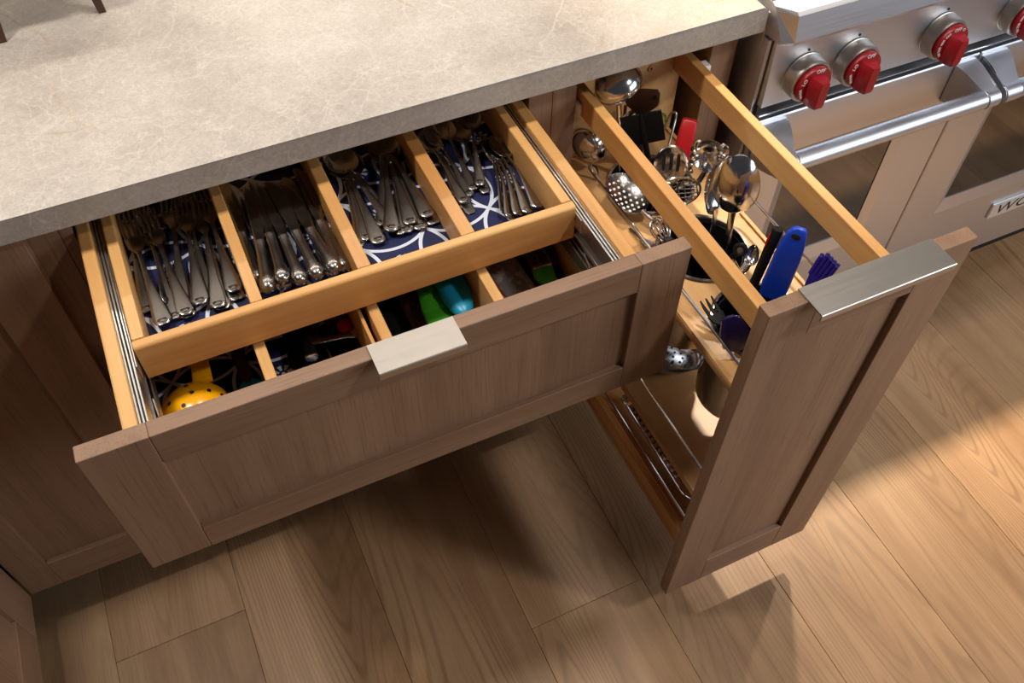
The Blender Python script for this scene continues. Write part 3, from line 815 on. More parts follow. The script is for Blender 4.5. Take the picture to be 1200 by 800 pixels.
lying('measuring_spoon', 'dark blue plastic measuring spoon near the right drawer side', 'spoon',
      [('bowl', plain('dark_blue_plastic', srgb(24, 34, 110), 0.35), [(0, 0.016, 0.010), (0.005, 0.030, 0.016), (0.025, 0.036, 0.018), (0.045, 0.024, 0.012)], 2.3), ('handle', blackrub, [(0.043, 0.012, 0.006), (0.14, 0.012, 0.005)], 3)], (645, 312), (634, 290), LF + 0.036, LF + 0.036)
lying('kitchen_scissors', 'black plastic handled scissors against the right drawer side', 'scissors',
      [('handle', black, [(0, 0.024, 0.010), (0.006, 0.040, 0.014), (0.05, 0.044, 0.014), (0.08, 0.020, 0.010)], 2.2), ('blade', cutlery_m, [(0.078, 0.016, 0.004), (0.15, 0.010, 0.003), (0.17, 0.002, 0.002)], 3)], (658, 350), (639, 313), LF + 0.012, LF + 0.012)

# ------------------------------------------------------------------ pull-out organiser
po = tag(empty('pullout_organiser', (1.13, -0.2, 0.108)), 'tall narrow pull-out organiser with taupe oak front, maple rails and three shelves', 'organiser')
YF, YB = -0.4275, 0.060
under(po, shaker_front(None, 'front', 1.0108, 1.3026, -0.4475, 0.108, 0.868, 0.0685, 0.071, 0.065, 0.077))
under(po, edge_pull(None, 1.0615, 1.248, -0.4475, 0.8682, -0.4715, -0.4280))
cbox(po, 'top_rail', 1.0315, 1.0465, YF, YB, 0.7945, 0.832, maple['y'], bev=0.0015)
cbox(po, 'top_rail', 1.2105, 1.2250, YF, YB, 0.7945, 0.832, maple['y'], bev=0.0015)
bb = under(po, box('back_board', 1.0315, 1.2250, YB + 0.0002, YB + 0.013, 0.200, 0.850, plyw, None, 0.001))
for hx, hz in ((1.1709, 0.8072), (1.1558, 0.780), (1.1927, 0.7358)):
    bm = bmesh.new(); M = Matrix.Translation((hx, YB - 0.0004, hz)) @ Matrix.Rotation(math.pi / 2, 4, 'X')
    lathe(bm, [(0.0022, 0.0), (0.0022, 0.0012), (0.0052, 0.0014), (0.0060, 0.0006), (0.0060, 0.0)], M, 20)
    obj('screw_cap', bm, paleknob, bb, smooth=True)
    bm = bmesh.new(); disc_plate(bm, Matrix.Translation((hx, YB - 0.0004, hz)) @ Matrix.Rotation(math.pi / 2, 4, 'X'), 0.0022, 0.0006, 14)
    obj('screw_hole', bm, blackrub, bb)
CANS = [(1.128, -0.045), (1.128, -0.191), (1.126, -0.337)]
SX0, SX1 = 1.0315, 1.2225
def under_local(p, o): o.parent = p; return o
sh = under(po, board_with_holes('shelf', [(SX0, YF), (SX1, YF), (SX1, YB - 0.0002), (SX0, YB - 0.0002)], [circle(x, y, 0.0625) for x, y in CANS], 0.667, 0.680, plyw, None))
for xa in (SX0 + 0.0003, SX1 - 0.0063):
    under_local(sh, box('edge_strip', xa, xa + 0.006, YF, YB - 0.0005, 0.6802, 0.6835, maple['y'], None, 0.0006))
bm = bmesh.new()
tube(bm, smooth_path([(1.0355, YF, 0.7205), (1.0355, -0.30, 0.7205), (1.0355, -0.15, 0.7205), (1.0355, -0.030, 0.7205), (1.0370, -0.012, 0.7200), (1.0440, -0.003, 0.717), (1.0530, -0.002, 0.708), (1.0575, -0.003, 0.695), (1.0580, -0.003, 0.6805)]), 0.0022, 8)
under_local(sh, obj('guard_rod', bm, chrome, None, True))
bm = bmesh.new()
tube(bm, smooth_path([(1.2195, YF, 0.7205), (1.2195, -0.33, 0.7205), (1.2192, -0.19, 0.7205), (1.2180, -0.168, 0.7205), (1.2130, -0.160, 0.719), (1.2040, -0.158, 0.713), (1.2000, -0.158, 0.700), (1.1995, -0.158, 0.6805)]), 0.0022, 8)
under_local(sh, obj('guard_rod', bm, chrome, None, True))
s2 = under(po, box('shelf', SX0, SX1, YF, YB - 0.0002, 0.388, 0.4045, plyw, None, 0.0012))
for xr in (1.036, 1.2185):
    bm = bmesh.new(); tube(bm, smooth_path([(xr, -0.412, 0.405), (xr, -0.412, 0.445), (xr, -0.408, 0.4605), (xr, -0.395, 0.4610), (xr, -0.2, 0.4605), (xr, 0.0, 0.4605), (xr, 0.03, 0.4605), (xr, 0.045, 0.455), (xr, 0.046, 0.440), (xr, 0.046, 0.405)]), 0.0022, 8)
    under_local(s2, obj('guard_rod', bm, chrome, None, True))
s3 = under(po, box('shelf', SX0, SX1, YF, YB - 0.0002, 0.222, 0.236, plyw, None, 0.0012))
for xa in (SX0 + 0.0002, SX1 - 0.0132):
    under_local(s3, box('edge_strip', xa, xa + 0.013, YF, YB - 0.0005, 0.2362, 0.268, maple['y'], None, 0.0012))
for xr in (1.0375, 1.2165):
    bm = bmesh.new(); tube(bm, smooth_path([(xr, -0.412, 0.2682), (xr, -0.412, 0.295), (xr, -0.408, 0.3060), (xr, -0.395, 0.3065), (xr, -0.2, 0.306), (xr, 0.0, 0.306), (xr, 0.03, 0.306), (xr, 0.046, 0.300), (xr, 0.046, 0.2682)]), 0.0020, 8)
    under_local(s3, obj('guard_rod', bm, chrome, None, True))

# steel canisters dropped into the round holes
for (x, y), lb in zip(CANS, ('steel utensil canister nearest the back board, holding the black turner', 'middle steel utensil canister holding two large serving spoons', 'steel utensil canister behind the oak front, holding the blue handle')):
    bm = bmesh.new()
    M = Matrix.Translation((x, y, 0))
    prof = [(0.0005, 0.512), (0.052, 0.512), (0.0575, 0.517), (0.0605, 0.56), (0.0612, 0.679), (0.0615, 0.6804), (0.0660, 0.6808), (0.0672, 0.6822), (0.0660, 0.6836), (0.0620, 0.6836), (0.0598, 0.679), (0.0592, 0.56), (0.0560, 0.5185), (0.0005, 0.5150)]
    lathe(bm, prof, M, 48)
    c_ = obj('utensil_canister', bm, canister_m, smooth=True)
    bm = bmesh.new(); lathe(bm, [(0.0005, 0.5155), (0.0550, 0.5190), (0.0588, 0.56), (0.0594, 0.676), (0.0584, 0.676), (0.0580, 0.56), (0.0542, 0.5202), (0.0005, 0.5165)], M, 40)
    obj('shade_lining', bm, black, c_, smooth=True)  # added black lining: paints the shade inside the steel canister
    tag(c_, lb, 'canister')

# ------------------------------------------------------------------ standing utensils
def stand(name, label, cat, low, zl, top, zt, up=None, ext=0.10, zmin=0.522):
    """root whose local +Y runs from the low pixel point to the top pixel point; origin at the lower end inside the canister"""
    if low is None:
        q = at(top[0], top[1], zl); p = q; dv = (tip_at(zt[0], zt[1], q, zt[2]) - q).normalized()
    else:
        p = at(low[0], low[1], zl); q = at(top[0], top[1], zt)
        dv = (q - p).normalized()
    e = min(ext, (p.z - zmin) / max(dv.z, 1e-3)) if dv.z > 0 else ext
    o0 = p - dv * e
    r = tag(empty(name), label, cat)
    r.matrix_world = frame_of(o0, dv, up if up is not None else (CAM_LOC - q))
    return r, (q - o0).length
def tip_at(u, v, n, ln):
    """point on the pixel's ray at distance ln from n (the higher solution)"""
    d = (RM @ Vector(((u - CX) / FPX, -(v - CY) / FPX, -1.0))).normalized(); o = CAM_LOC - n
    b = d.dot(o); c = o.dot(o) - ln * ln; q = b * b - c
    t = -b - math.sqrt(max(q, 0.0)); return CAM_LOC + d * t
def part(r, name, m, bm, smooth=True): return obj(name, bm, m, r, smooth=smooth)
def pbar(r, name, m, stn, ex=2.4, n=14):
    b_ = bmesh.new(); bar(b_, stn, n=n, p=ex); return obj(name, b_, m, r, smooth=True)

_n = [0, 0, 0]
def shaft(r, name, m, can, L, rad=0.0038, deep=0.56, r0=None):
    """handle that drops from the head (local (0, L, 0)) through the mouth of its canister"""
    cx, cy = CANS[can]; Mw = r.matrix_world; hd = Mw @ Vector((0, L, 0)); back = Mw @ Vector((0, L - 0.02, 0))
    d2 = Vector((hd.x - cx, hd.y - cy)); k = min(1.0, 0.046 / max(d2.length, 1e-6))
    mouth = Vector((cx + d2.x * k, cy + d2.y * k, min(0.694, hd.z - 0.006)))
    _n[can] += 1; fa = 2.4 * _n[can]
    foot = Vector((cx + 0.034 * math.cos(fa), cy + 0.034 * math.sin(fa), deep))
    inv = Mw.inverted()
    pts = [foot, mouth, hd] if (hd - mouth).length < 0.035 else [foot, mouth, back.lerp(mouth, 0.3), hd]
    b_ = bmesh.new(); tube(b_, [inv @ p for p in smooth_path(pts, 6)], rad, 8)
    return obj(name, b_, m, r, smooth=True)

# two large serving spoons: one shows its back, one its hollow side
r, L = stand('serving_spoon', 'large polished serving spoon turned with its rounded back outwards', 'spoon', None, 0.757, (858, 249), (870, 181, 0.098), ext=0.30)
b_ = bmesh.new(); bowl(b_, 0.098, 0.060, 0.020, 0.0014, Matrix.Translation((0, L, 0)) @ Matrix.Rotation(math.pi, 4, 'Y'), egg=0.1, nv=28); part(r, 'bowl', polished, b_)
pbar(r, 'handle', polished, [(0, 0.014, 0.003), (0.05, 0.013, 0.003), (L * .7, 0.010, 0.0035), (L - 0.01, 0.0095, 0.004), (L + 0.008, 0.013, 0.0035, -0.001)], 3)
r, L = stand('serving_spoon', 'large polished serving spoon turned with its hollow side to its neighbour', 'spoon', None, 0.738, (839, 249), (852, 186, 0.098), up=Vector((0.25, -0.75, 0.5)), ext=0.30)
b_ = bmesh.new(); bowl(b_, 0.100, 0.056, 0.020, 0.0014, Matrix.Translation((0, L, 0)), egg=0.1, nv=28); part(r, 'bowl', polished, b_)
pbar(r, 'handle', polished, [(0, 0.014, 0.003), (0.05, 0.013, 0.003), (L * .7, 0.010, 0.0035), (L - 0.01, 0.0095, 0.004), (L + 0.008, 0.013, 0.0035, -0.001)], 3)

# black turner with a centre rib
r, L = stand('kitchen_turner', 'black nylon turner with a wide flat blade and centre rib', 'turner', (760, 190), 0.70, (756, 166), 0.742, ext=0.16)
b_ = bmesh.new()
for sx in (-1, 1):
    bx(b_, min(sx * 0.002, sx * 0.030), max(sx * 0.002, sx * 0.030), L - 0.004, L + 0.056, -0.0012, 0.0012, 0.001, 1)
part(r, 'blade', black, b_)
pbar(r, 'handle', black, [(0, 0.012, 0.010), (L - 0.05, 0.010, 0.009), (L, 0.009, 0.007), (L + 0.045, 0.006, 0.0055), (L + 0.056, 0.004, 0.004)], 2.6)
# dark wooden paddle behind it
r, L = stand('wooden_paddle', 'dark wooden paddle with a hanging hole behind the black turner', 'spatula', (750, 150), 0.745, (752, 124), 0.787, ext=0.2)
b_ = bmesh.new()
bar(b_, [(L - 0.03, 0.012, 0.006), (L - 0.012, 0.018, 0.006), (L, 0.044, 0.0055), (L + 0.008, 0.050, 0.005), (L + 0.024, 0.050, 0.005), (L + 0.030, 0.044, 0.004)], n=16, p=4); part(r, 'blade', darkwood, b_)
b_ = bmesh.new(); disc_plate(b_, Matrix.Translation((0.018, L + 0.018, 0.0024)), 0.004, 0.0006, 14); part(r, 'hanging_hole', blackrub, b_)
shaft(r, 'handle', darkwood, 0, L - 0.028, 0.0055)
# red handle
r, L = stand('red_handled_server', 'server with a chunky tapered red handle beside the black turner', 'server', (796, 192), 0.715, (809, 140), 0.775, ext=0.12)
pbar(r, 'handle', redplast, [(L - 0.075, 0.024, 0.014), (L - 0.07, 0.028, 0.018), (L - 0.02, 0.025, 0.020), (L - 0.002, 0.023, 0.020), (L, 0.020, 0.017)], 6)
shaft(r, 'shaft', polished, 0, L - 0.074, 0.0045)
# slotted spoon
r, L = stand('slotted_spoon', 'oval steel slotted spoon with three slots beside the pasta fork', 'spoon', (782, 234), 0.70, (784, 214), 0.728, ext=0.15)
b_ = bmesh.new(); bowl(b_, 0.060, 0.048, 0.008, 0.0013, Matrix.Translation((0, L, 0.0)), egg=0.06, nv=28); sb = part(r, 'bowl', polished, b_)
for k in (-1, 0, 1):
    b_ = bmesh.new(); bar(b_, [(L + 0.016, 0.003, 0.0006, -0.0068 + abs(k) * 0.0016, k * 0.010), (L + 0.018, 0.0045, 0.0006, -0.0068 + abs(k) * 0.0016, k * 0.010), (L + 0.042, 0.0045, 0.0006, -0.0064 + abs(k) * 0.0016, k * 0.010), (L + 0.044, 0.003, 0.0006, -0.0060 + abs(k) * 0.0016, k * 0.010)], n=8)
    obj('slot', b_, blackrub, sb)
shaft(r, 'handle', polished, 0, L + 0.002, 0.0042)
# wire grid masher
r, L = stand('wire_skimmer', 'round wire grid skimmer with a steel rim above the middle canister', 'skimmer', (800, 262), 0.69, (797, 240), 0.727, ext=0.12)
Rm = 0.0305
b_ = bmesh.new(); tube(b_, [(Rm * math.cos(a), L + Rm * 0.86 + Rm * 0.86 * math.sin(a), 0) for a in [2 * math.pi * k / 36 for k in range(37)]], 0.0017, 6); part(r, 'rim', polished, b_)
for k in range(-3, 4):
    xx = k * 0.0086; hh = math.sqrt(max(0, Rm ** 2 - xx ** 2)) * 0.86
    b_ = bmesh.new(); tube(b_, [(xx, L + Rm * .86 - hh, 0), (xx, L + Rm * .86, -0.004 + abs(k) * 0.001), (xx, L + Rm * .86 + hh, 0)], 0.0011, 6); part(r, 'wire', polished, b_)
    yy = k * 0.0074; hw_ = Rm * math.sqrt(max(0, 1 - (yy / (Rm * .86)) ** 2))
    b_ = bmesh.new(); tube(b_, [(-hw_, L + Rm * .86 + yy, 0), (0, L + Rm * .86 + yy, -0.004 + abs(k) * 0.001), (hw_, L + Rm * .86 + yy, 0)], 0.0011, 6); part(r, 'wire', polished, b_)
shaft(r, 'handle', polished, 1, L, 0.0036)
# pasta fork
r, L = stand('pasta_fork', 'steel pasta fork with a cupped head and rounded prongs beside the dark cabinet side', 'fork', (823, 222), 0.705, (828, 196), 0.745, ext=0.16)
b_ = bmesh.new(); bowl(b_, 0.054, 0.046, 0.013, 0.0013, Matrix.Translation((0, L - 0.008, 0)), egg=-0.1, nv=24); part(r, 'head', polished, b_)
for sgn in (-1, 1):
    for k in range(4):
        yy = L + 0.005 + k * 0.0112
        b_ = bmesh.new()
        tube(b_, smooth_path([(sgn * 0.016, yy, -0.004), (sgn * 0.022, yy, 0.002), (sgn * 0.023, yy, 0.015), (sgn * 0.019, yy, 0.024)], 4), [0.0034] * 12 + [0.002], 8)
        part(r, 'prong', polished, b_)
shaft(r, 'handle', polished, 0, L - 0.006, 0.0045)

def ladle(name, label, centre, open_dir, Rl, handle_to, m=polished):
    r = tag(empty(name), label, 'ladle')
    c = Vector(centre); q = Vector(open_dir).normalized().to_track_quat('Z', 'Y').to_matrix().to_4x4(); M = Matrix.Translation(c) @ q
    prof = [(Rl * math.sin(a), -Rl * 0.82 * math.cos(a)) for a in [i * math.pi / 2 / 10 for i in range(1, 11)]]
    prof = prof + [(Rl + 0.0012, 0.0), (Rl + 0.0010, 0.0016), (Rl - 0.0006, 0.0014)] + [(r_ - 0.0014, z_ + 0.0012) for r_, z_ in prof[::-1] if r_ > 0.004]
    b_ = bmesh.new(); lathe(b_, prof, M, 40, capend=True); obj('bowl', b_, m, r, smooth=True)
    b_ = bmesh.new()
    tgt = Vector(handle_to); dv = (tgt - c).normalized()
    st_ = c + (tgt - c).normalized() * Rl * 0.93
    tube(b_, smooth_path([st_, st_ + dv * 0.02 , st_.lerp(tgt, 0.5), tgt], 5), 0.0042, 8)
    obj('handle', b_, m, r, smooth=True)
    return r
ladle('soup_ladle', 'shiny steel soup ladle raised mouth down close under the worktop edge', tuple(at(724, 99, 0.840)), (0.42, -0.10, -0.80), 0.0345, (1.105, -0.02, 0.60))
ladle('gravy_ladle', 'round shiny steel ladle low behind the oak stile, next to the guard rod bend', tuple(at(691, 169, 0.728)), (0.55, 0.30, 0.10), 0.0285, (1.150, 0.030, 0.775))
# perforated skimmer leaning out of the middle canister
r, L = stand('perforated_skimmer', 'steel skimmer pierced with round holes leaning out over the shelf', 'skimmer', (768, 268), 0.690, (751, 246), 0.700, up=Vector((0.15, -0.2, 1.0)), ext=0.11, zmin=0.53)
b_ = bmesh.new(); bowl(b_, 0.074, 0.066, 0.011, 0.0013, Matrix.Translation((0, L - 0.004, 0)), egg=0.0, nv=30); sb = part(r, 'bowl', canister_m, b_)
for i in range(-3, 4):
    for j in range(-3, 4):
        xx = i * 0.0092 + (j % 2) * 0.0046; yy = j * 0.0086
        rr2 = (xx / 0.033) ** 2 + (yy / 0.037) ** 2
        if rr2 > 0.72: continue
        b_ = bmesh.new(); disc_plate(b_, Matrix.Translation((xx, L + 0.033 + yy, -0.011 * (1 - rr2) ** 0.9 + 0.0003)), 0.0021, 0.0007, 12)
        obj('hole', b_, print_and_lit_holes, sb)  # white discs paint the light that shows through the holes
shaft(r, 'handle', polished, 1, L - 0.002, 0.0040)
# balloon whisk
r, L = stand('whisk', 'black and steel balloon whisk leaning over the rim of the middle canister', 'whisk', (788, 299), 0.690, (781, 284), 0.700, up=Vector((0.2, -0.2, 1.0)), ext=0.06, zmin=0.53)
for k in range(6):
    a = math.pi * k / 6
    pts = [(0.004 * math.cos(a), L, 0.004 * math.sin(a)), (0.013 * math.cos(a), L + 0.016, 0.013 * math.sin(a)), (0.012 * math.cos(a), L + 0.030, 0.012 * math.sin(a)), (0, L + 0.038, 0),
           (-0.012 * math.cos(a), L + 0.030, -0.012 * math.sin(a)), (-0.013 * math.cos(a), L + 0.016, -0.013 * math.sin(a)), (-0.004 * math.cos(a), L, -0.004 * math.sin(a))]
    b_ = bmesh.new(); tube(b_, smooth_path(pts, 5), 0.0008, 6); part(r, 'wire', chrome, b_)
shaft(r, 'handle', black, 1, L + 0.001, 0.0055)
# ring-ended black handle
r, L = stand('peeler', 'black peeler handle ending in a ring, standing in the middle canister', 'peeler', (862, 312), 0.705, (866, 298), 0.722, ext=0.12)
b_ = bmesh.new(); Rr = 0.0072
tube(b_, [(Rr * math.cos(a), L + Rr + Rr * math.sin(a), 0) for a in [2 * math.pi * k / 24 for k in range(25)]], 0.0034, 8); part(r, 'ring', black, b_)
b_ = bmesh.new(); disc_plate(b_, Matrix.Translation((0, L + Rr, 0)), 0.0042, 0.003, 16); part(r, 'eyelet', polished, b_)
shaft(r, 'handle', black, 1, L + 0.001, 0.0040)
r, L = stand('measuring_scoop', 'small oval steel scoop behind the ring-ended black handle', 'scoop', (876, 323), 0.70, (879, 310), 0.712, ext=0.1, up=Vector((0.3, 0.3, 0.8)))
b_ = bmesh.new(); bowl(b_, 0.030, 0.020, 0.008, 0.001, Matrix.Translation((0, L - 0.002, 0))); part(r, 'bowl', polished, b_)
shaft(r, 'handle', polished, 1, L, 0.0024)
# blue grater sheath with a hanging loop
r, L = stand('blue_handle', 'bright blue plastic tool handle with a hanging loop, in front of the red-striped black handle', 'handle', (905, 342), 0.705, (937, 268), 0.815, ext=0.12)
H0 = L - 0.118
b_ = bmesh.new()
bar(b_, [(H0, 0.030, 0.012), (H0 + 0.02, 0.036, 0.016), (L - 0.045, 0.034, 0.017), (L - 0.024, 0.030, 0.016), (L - 0.010, 0.025, 0.012), (L - 0.002, 0.019, 0.010, 0, 0.001), (L + 0.001, 0.012, 0.007, 0, 0.002)], n=18, p=4.5); gb = part(r, 'grip', blue, b_)
b_ = bmesh.new()
bar(b_, [(L - 0.0125, 0.006, 0.003, 0.0058), (L - 0.0115, 0.012, 0.003, 0.0056), (L - 0.0070, 0.012, 0.003, 0.0052), (L - 0.0058, 0.006, 0.003, 0.0050)], n=10, p=3); obj('hanging_hole', b_, blackrub, gb, smooth=True)
pbar(r, 'blade', black, [(0, 0.020, 0.004), (H0 + 0.004, 0.026, 0.006)], 4)
# black handle with the red oval
r, L = stand('black_handle', 'slim black tool handle with a red oval mark near its end', 'handle', (881, 338), 0.70, (912, 268), 0.800, ext=0.13)
pbar(r, 'grip', black, [(0, 0.008, 0.004), (L - 0.12, 0.012, 0.010), (L - 0.03, 0.0145, 0.0135), (L - 0.002, 0.0150, 0.0140), (L, 0.0130, 0.0120)], 2.3)
b_ = bmesh.new(); bar(b_, [(L - 0.030, 0.001, 0.003, 0.003, -0.0062), (L - 0.025, 0.003, 0.007, 0.003, -0.0062), (L - 0.012, 0.003, 0.007, 0.003, -0.0064), (L - 0.006, 0.001, 0.003, 0.003, -0.0064)], n=10); part(r, 'mark', redplast, b_)
# purple silicone brush
r, L = stand('pastry_brush', 'purple silicone pastry brush just behind the metal pull', 'brush', (938, 352), 0.715, (957, 326), 0.750, ext=0.13)
pbar(r, 'handle', purple, [(0, 0.008, 0.006), (L - 0.02, 0.014, 0.009), (L, 0.022, 0.012), (L + 0.004, 0.024, 0.013)], 3.5)
for k in range(5):
    for q_ in (-1, 1):
        xx = (k - 2) * 0.0052
        pbar(r, 'bristle_tuft', purple, [(L + 0.002, 0.0056, 0.006, q_ * 0.003, xx), (L + 0.020, 0.0062, 0.0065, q_ * 0.0035, xx * 1.08), (L + 0.030 + 0.0015 * ((k * 3) % 4), 0.0056, 0.006, q_ * 0.0040, xx * 1.12)], 2.2, n=8)
# black serving fork
r, L = stand('serving_fork', 'black nylon serving fork with three tines over the rim of the front canister', 'fork', (850, 385), 0.694, (838, 368), 0.700, up=Vector((0.1, -0.2, 1)), ext=0.05, zmin=0.55)
for k in (-1, 0, 1):
    pbar(r, 'tine', black, [(L - 0.002, 0.006, 0.004, 0, k * 0.0085), (L + 0.014, 0.0048, 0.0035, 0.001, k * 0.0092), (L + 0.024, 0.002, 0.002, 0.003, k * 0.0095)], 2.4, n=8)
pbar(r, 'head', black, [(L - 0.016, 0.010, 0.006), (L - 0.010, 0.022, 0.006), (L, 0.027, 0.005)], 3)
shaft(r, 'handle', black, 2, L - 0.014, 0.0050)
# indigo spatula
r, L = stand('indigo_spatula', 'glossy indigo silicone spatula head inside the front canister under the maple rail', 'spatula', (866, 412), 0.690, (858, 380), 0.735, ext=0.05, zmin=0.56)
pbar(r, 'head', navyp, [(L - 0.042, 0.022, 0.010), (L - 0.034, 0.038, 0.012), (L - 0.01, 0.036, 0.010), (L + 0.010, 0.024, 0.006), (L + 0.014, 0.010, 0.004)], 4)
shaft(r, 'handle', black, 2, L - 0.041, 0.0050, 0.54)
# wire utensil with a green grip against the back board
r = tag(empty('wire_hanger_tool'), 'thin wire utensil with a pale green grip against the back board', 'utensil')
b_ = bmesh.new(); gp_ = Vector((1.196, 0.036, 0.722))
tube(b_, smooth_path([gp_ + Vector((0, 0, -0.02)), gp_ + Vector((0.004, -0.004, 0.012)), gp_ + Vector((0.010, -0.010, 0.016)), gp_ + Vector((0.004, -0.018, 0.000)), (1.166, -0.018, 0.690), (1.150, -0.03, 0.60)], 5), 0.0018, 8); obj('wire', b_, nickel, r, smooth=True)
b_ = bmesh.new(); lathe(b_, [(0.001, 0.0), (0.007, 0.002), (0.008, 0.010), (0.0055, 0.016), (0.0078, 0.022), (0.007, 0.032), (0.001, 0.035)], Matrix.Translation(gp_ + Vector((-0.004, 0.006, -0.026))), 16, True); obj('grip', b_, palegreen, r, smooth=True)
# round wooden knob on a cord
r = tag(empty('wooden_bead_tool'), 'round pale wooden bead on a dark stem against the back board', 'utensil')
b_ = bmesh.new(); bmesh.ops.create_uvsphere(b_, u_segments=20, v_segments=14, radius=0.0085, matrix=Matrix.Translation((1.127, 0.045, 0.7315))); obj('bead', b_, paleknob, r, smooth=True)
b_ = bmesh.new(); tube(b_, smooth_path([(1.124, 0.044, 0.765), (1.126, 0.046, 0.745), (1.125, 0.040, 0.728), (1.123, 0.020, 0.705), (1.122, -0.005, 0.690), (1.121, -0.02, 0.60)], 5), 0.0026, 8); obj('stem', b_, darkwood, r, smooth=True)
# flat dark spoon end lying on the shelf by the rod
bm = bmesh.new(); bowl(bm, 0.040, 0.018, 0.003, 0.0012, Matrix.Translation((0, 0.0, 0)), egg=0.25)
bar(bm, [(0.036, 0.006, 0.0025), (0.065, 0.005, 0.0025)], n=8)
o = obj('tasting_spoon', bm, canister_m, smooth=True); tag(o, 'dark steel tasting spoon lying on the shelf beside the guard rod', 'spoon')
p = at(771, 296, 0.690); q = at(757, 284, 0.687); o.matrix_world = frame_of(p, q - p)

# ------------------------------------------------------------------ middle and bottom shelf things
r = tag(empty('mixing_bowl'), 'shallow steel mixing bowl on the middle shelf', 'bowl')
bm = bmesh.new(); M = Matrix.Translation((1.137, -0.158, 0.405))
lathe(bm, [(0.001, 0.0005), (0.050, 0.0005), (0.064, 0.008), (0.078, 0.030), (0.082, 0.040), (0.0845, 0.041), (0.0845, 0.0425), (0.081, 0.043), (0.076, 0.031), (0.062, 0.010), (0.049, 0.003), (0.001, 0.003)], M, 56, True)
obj('basin', bm, canister_m, r, smooth=True)
r = tag(empty('tea_strainer'), 'round steel strainer plate with holes lying in the mixing bowl', 'strainer')
M = Matrix.Translation(at(795, 416, 0.436)) @ Matrix.Rotation(0.2, 4, 'Y')
bm = bmesh.new(); lathe(bm, [(0.001, 0.0), (0.030, 0.0), (0.034, 0.004), (0.036, 0.006), (0.034, 0.007), (0.029, 0.003), (0.001, 0.003)], M, 36, True); pl = obj('plate', bm, polished, r, smooth=True)
for k in range(16):
    a = k * 2.4; rr = 0.0065 * math.sqrt(k + .3)
    bm = bmesh.new(); disc_plate(bm, M @ Matrix.Translation((rr * math.cos(a), rr * math.sin(a), 0.0032)), 0.0022, 0.0006, 10); obj('hole', bm, blackrub, pl)

r = tag(empty('spring_tongs'), 'chrome tongs with a row of holes and a hooked wire end on the bottom shelf', 'tongs')
p = at(800, 572, 0.25); q = at(738, 474, 0.25); r.matrix_world = frame_of(p, q - p)
LT = (q - p).length
for sx in (-0.0075, 0.0075):
    bm = bmesh.new(); tube(bm, [(sx, 0, 0), (sx, LT, 0)], 0.0031, 8); obj('arm', bm, chrome, r, smooth=True)
bm = bmesh.new(); bx(bm, -0.0055, 0.0055, 0.004, LT, -0.0030, -0.0012, 0.0004, 1); strip = obj('strip', bm, canister_m, r)
for k in range(13):
    bm = bmesh.new(); disc_plate(bm, Matrix.Translation((0.001, LT - 0.012 - k * 0.0125, -0.0008)), 0.0028, 0.0012, 10); obj('hole', bm, blackrub if k < 9 else print_and_lit_holes, strip)
bm = bmesh.new(); tube(bm, smooth_path([(-0.0075, 0, 0), (-0.006, -0.012, 0), (-0.002, -0.020, 0.001), (-0.001, -0.028, 0.004), (0.004, -0.031, 0.004)], 4), 0.0024, 8); obj('hook', bm, chrome, r, smooth=True)
for k in range(3):
    bm = bmesh.new(); tube(bm, [(0.0085 * math.cos(a), LT + 0.010 + k * 0.0035, 0.002 + 0.0085 * math.sin(a)) for a in [2 * math.pi * i / 20 for i in range(21)]], 0.0015, 6); obj('spring', bm, chrome, r, smooth=True)

# ------------------------------------------------------------------ the range
rg = tag(empty('range_cooker', (1.9, 0.3, 0)), 'stainless steel range cooker with red knobs and two oven doors', 'range')
RX0, RX1 = 1.306, 2.522
FY = -0.034
def rbox(name, *a, **k): return under(rg, box(name, *a, **k))
rbox('body', RX0, RX1, -0.010, 0.62, 0.125, 0.905, steel_y, bev=0.001)
rbox('toe_kick', RX0 + 0.02, RX1 - 0.02, 0.03, 0.06, 0.001, 0.124, darkfill, bev=0)
# side trim strip and control panel (leaning very slightly back)
bm = bmesh.new(); prism(bm, [(-0.0105, 0.125), (-0.0105, 0.868), (-0.024, 0.868), (-0.024, 0.125)], 'x', RX0, RX0 + 0.006); under(rg, obj('side_trim', bm, steel_x))
bm = bmesh.new(); prism(bm, [(-0.0105, 0.757), (-0.0105, 0.872), (-0.032, 0.872), (-0.036, 0.757)], 'x', RX0 + 0.0085, RX1 - 0.003); under(rg, obj('control_panel', bm, steel_x))
rbox('vent_gap', RX0 + 0.007, RX1 - 0.003, -0.030, -0.0105, 0.7285, 0.7565, blackrub, bev=0)
rbox('vent_trim', RX0 + 0.0085, RX1 - 0.003, -0.0365, -0.0302, 0.7395, 0.7435, chrome, bev=0.0008)
# bullnose and cooktop frame
bm = bmesh.new()
front = [(-0.0108, 0.9235), (-0.048, 0.9235), (-0.0535, 0.9195), (-0.0600, 0.8820), (-0.0570, 0.8760), (-0.0108, 0.8735)]
ringL = [(RX0, y, z) for y, z in [(-0.0108, 0.9215), (-0.0180, 0.9190), (-0.0230, 0.9140), (-0.0480, 0.8770), (-0.0465, 0.8745), (-0.0108, 0.8735)]]
ringA = [(RX0 + 0.014, y, z) for y, z in front]; ringB = [(RX1, y, z) for y, z in front]
loft(bm, [ringL, ringA, ringB]); under(rg, obj('bullnose', bm, steel_x))
rbox('cooktop', RX0 + 0.002, RX1, -0.0105, 0.62, 0.9055, 0.9200, steel_x, bev=0.001)
rbox('cooktop_rim', RX0 + 0.002, RX0 + 0.022, -0.0100, 0.62, 0.9202, 0.9245, steel_y, bev=0.0015)
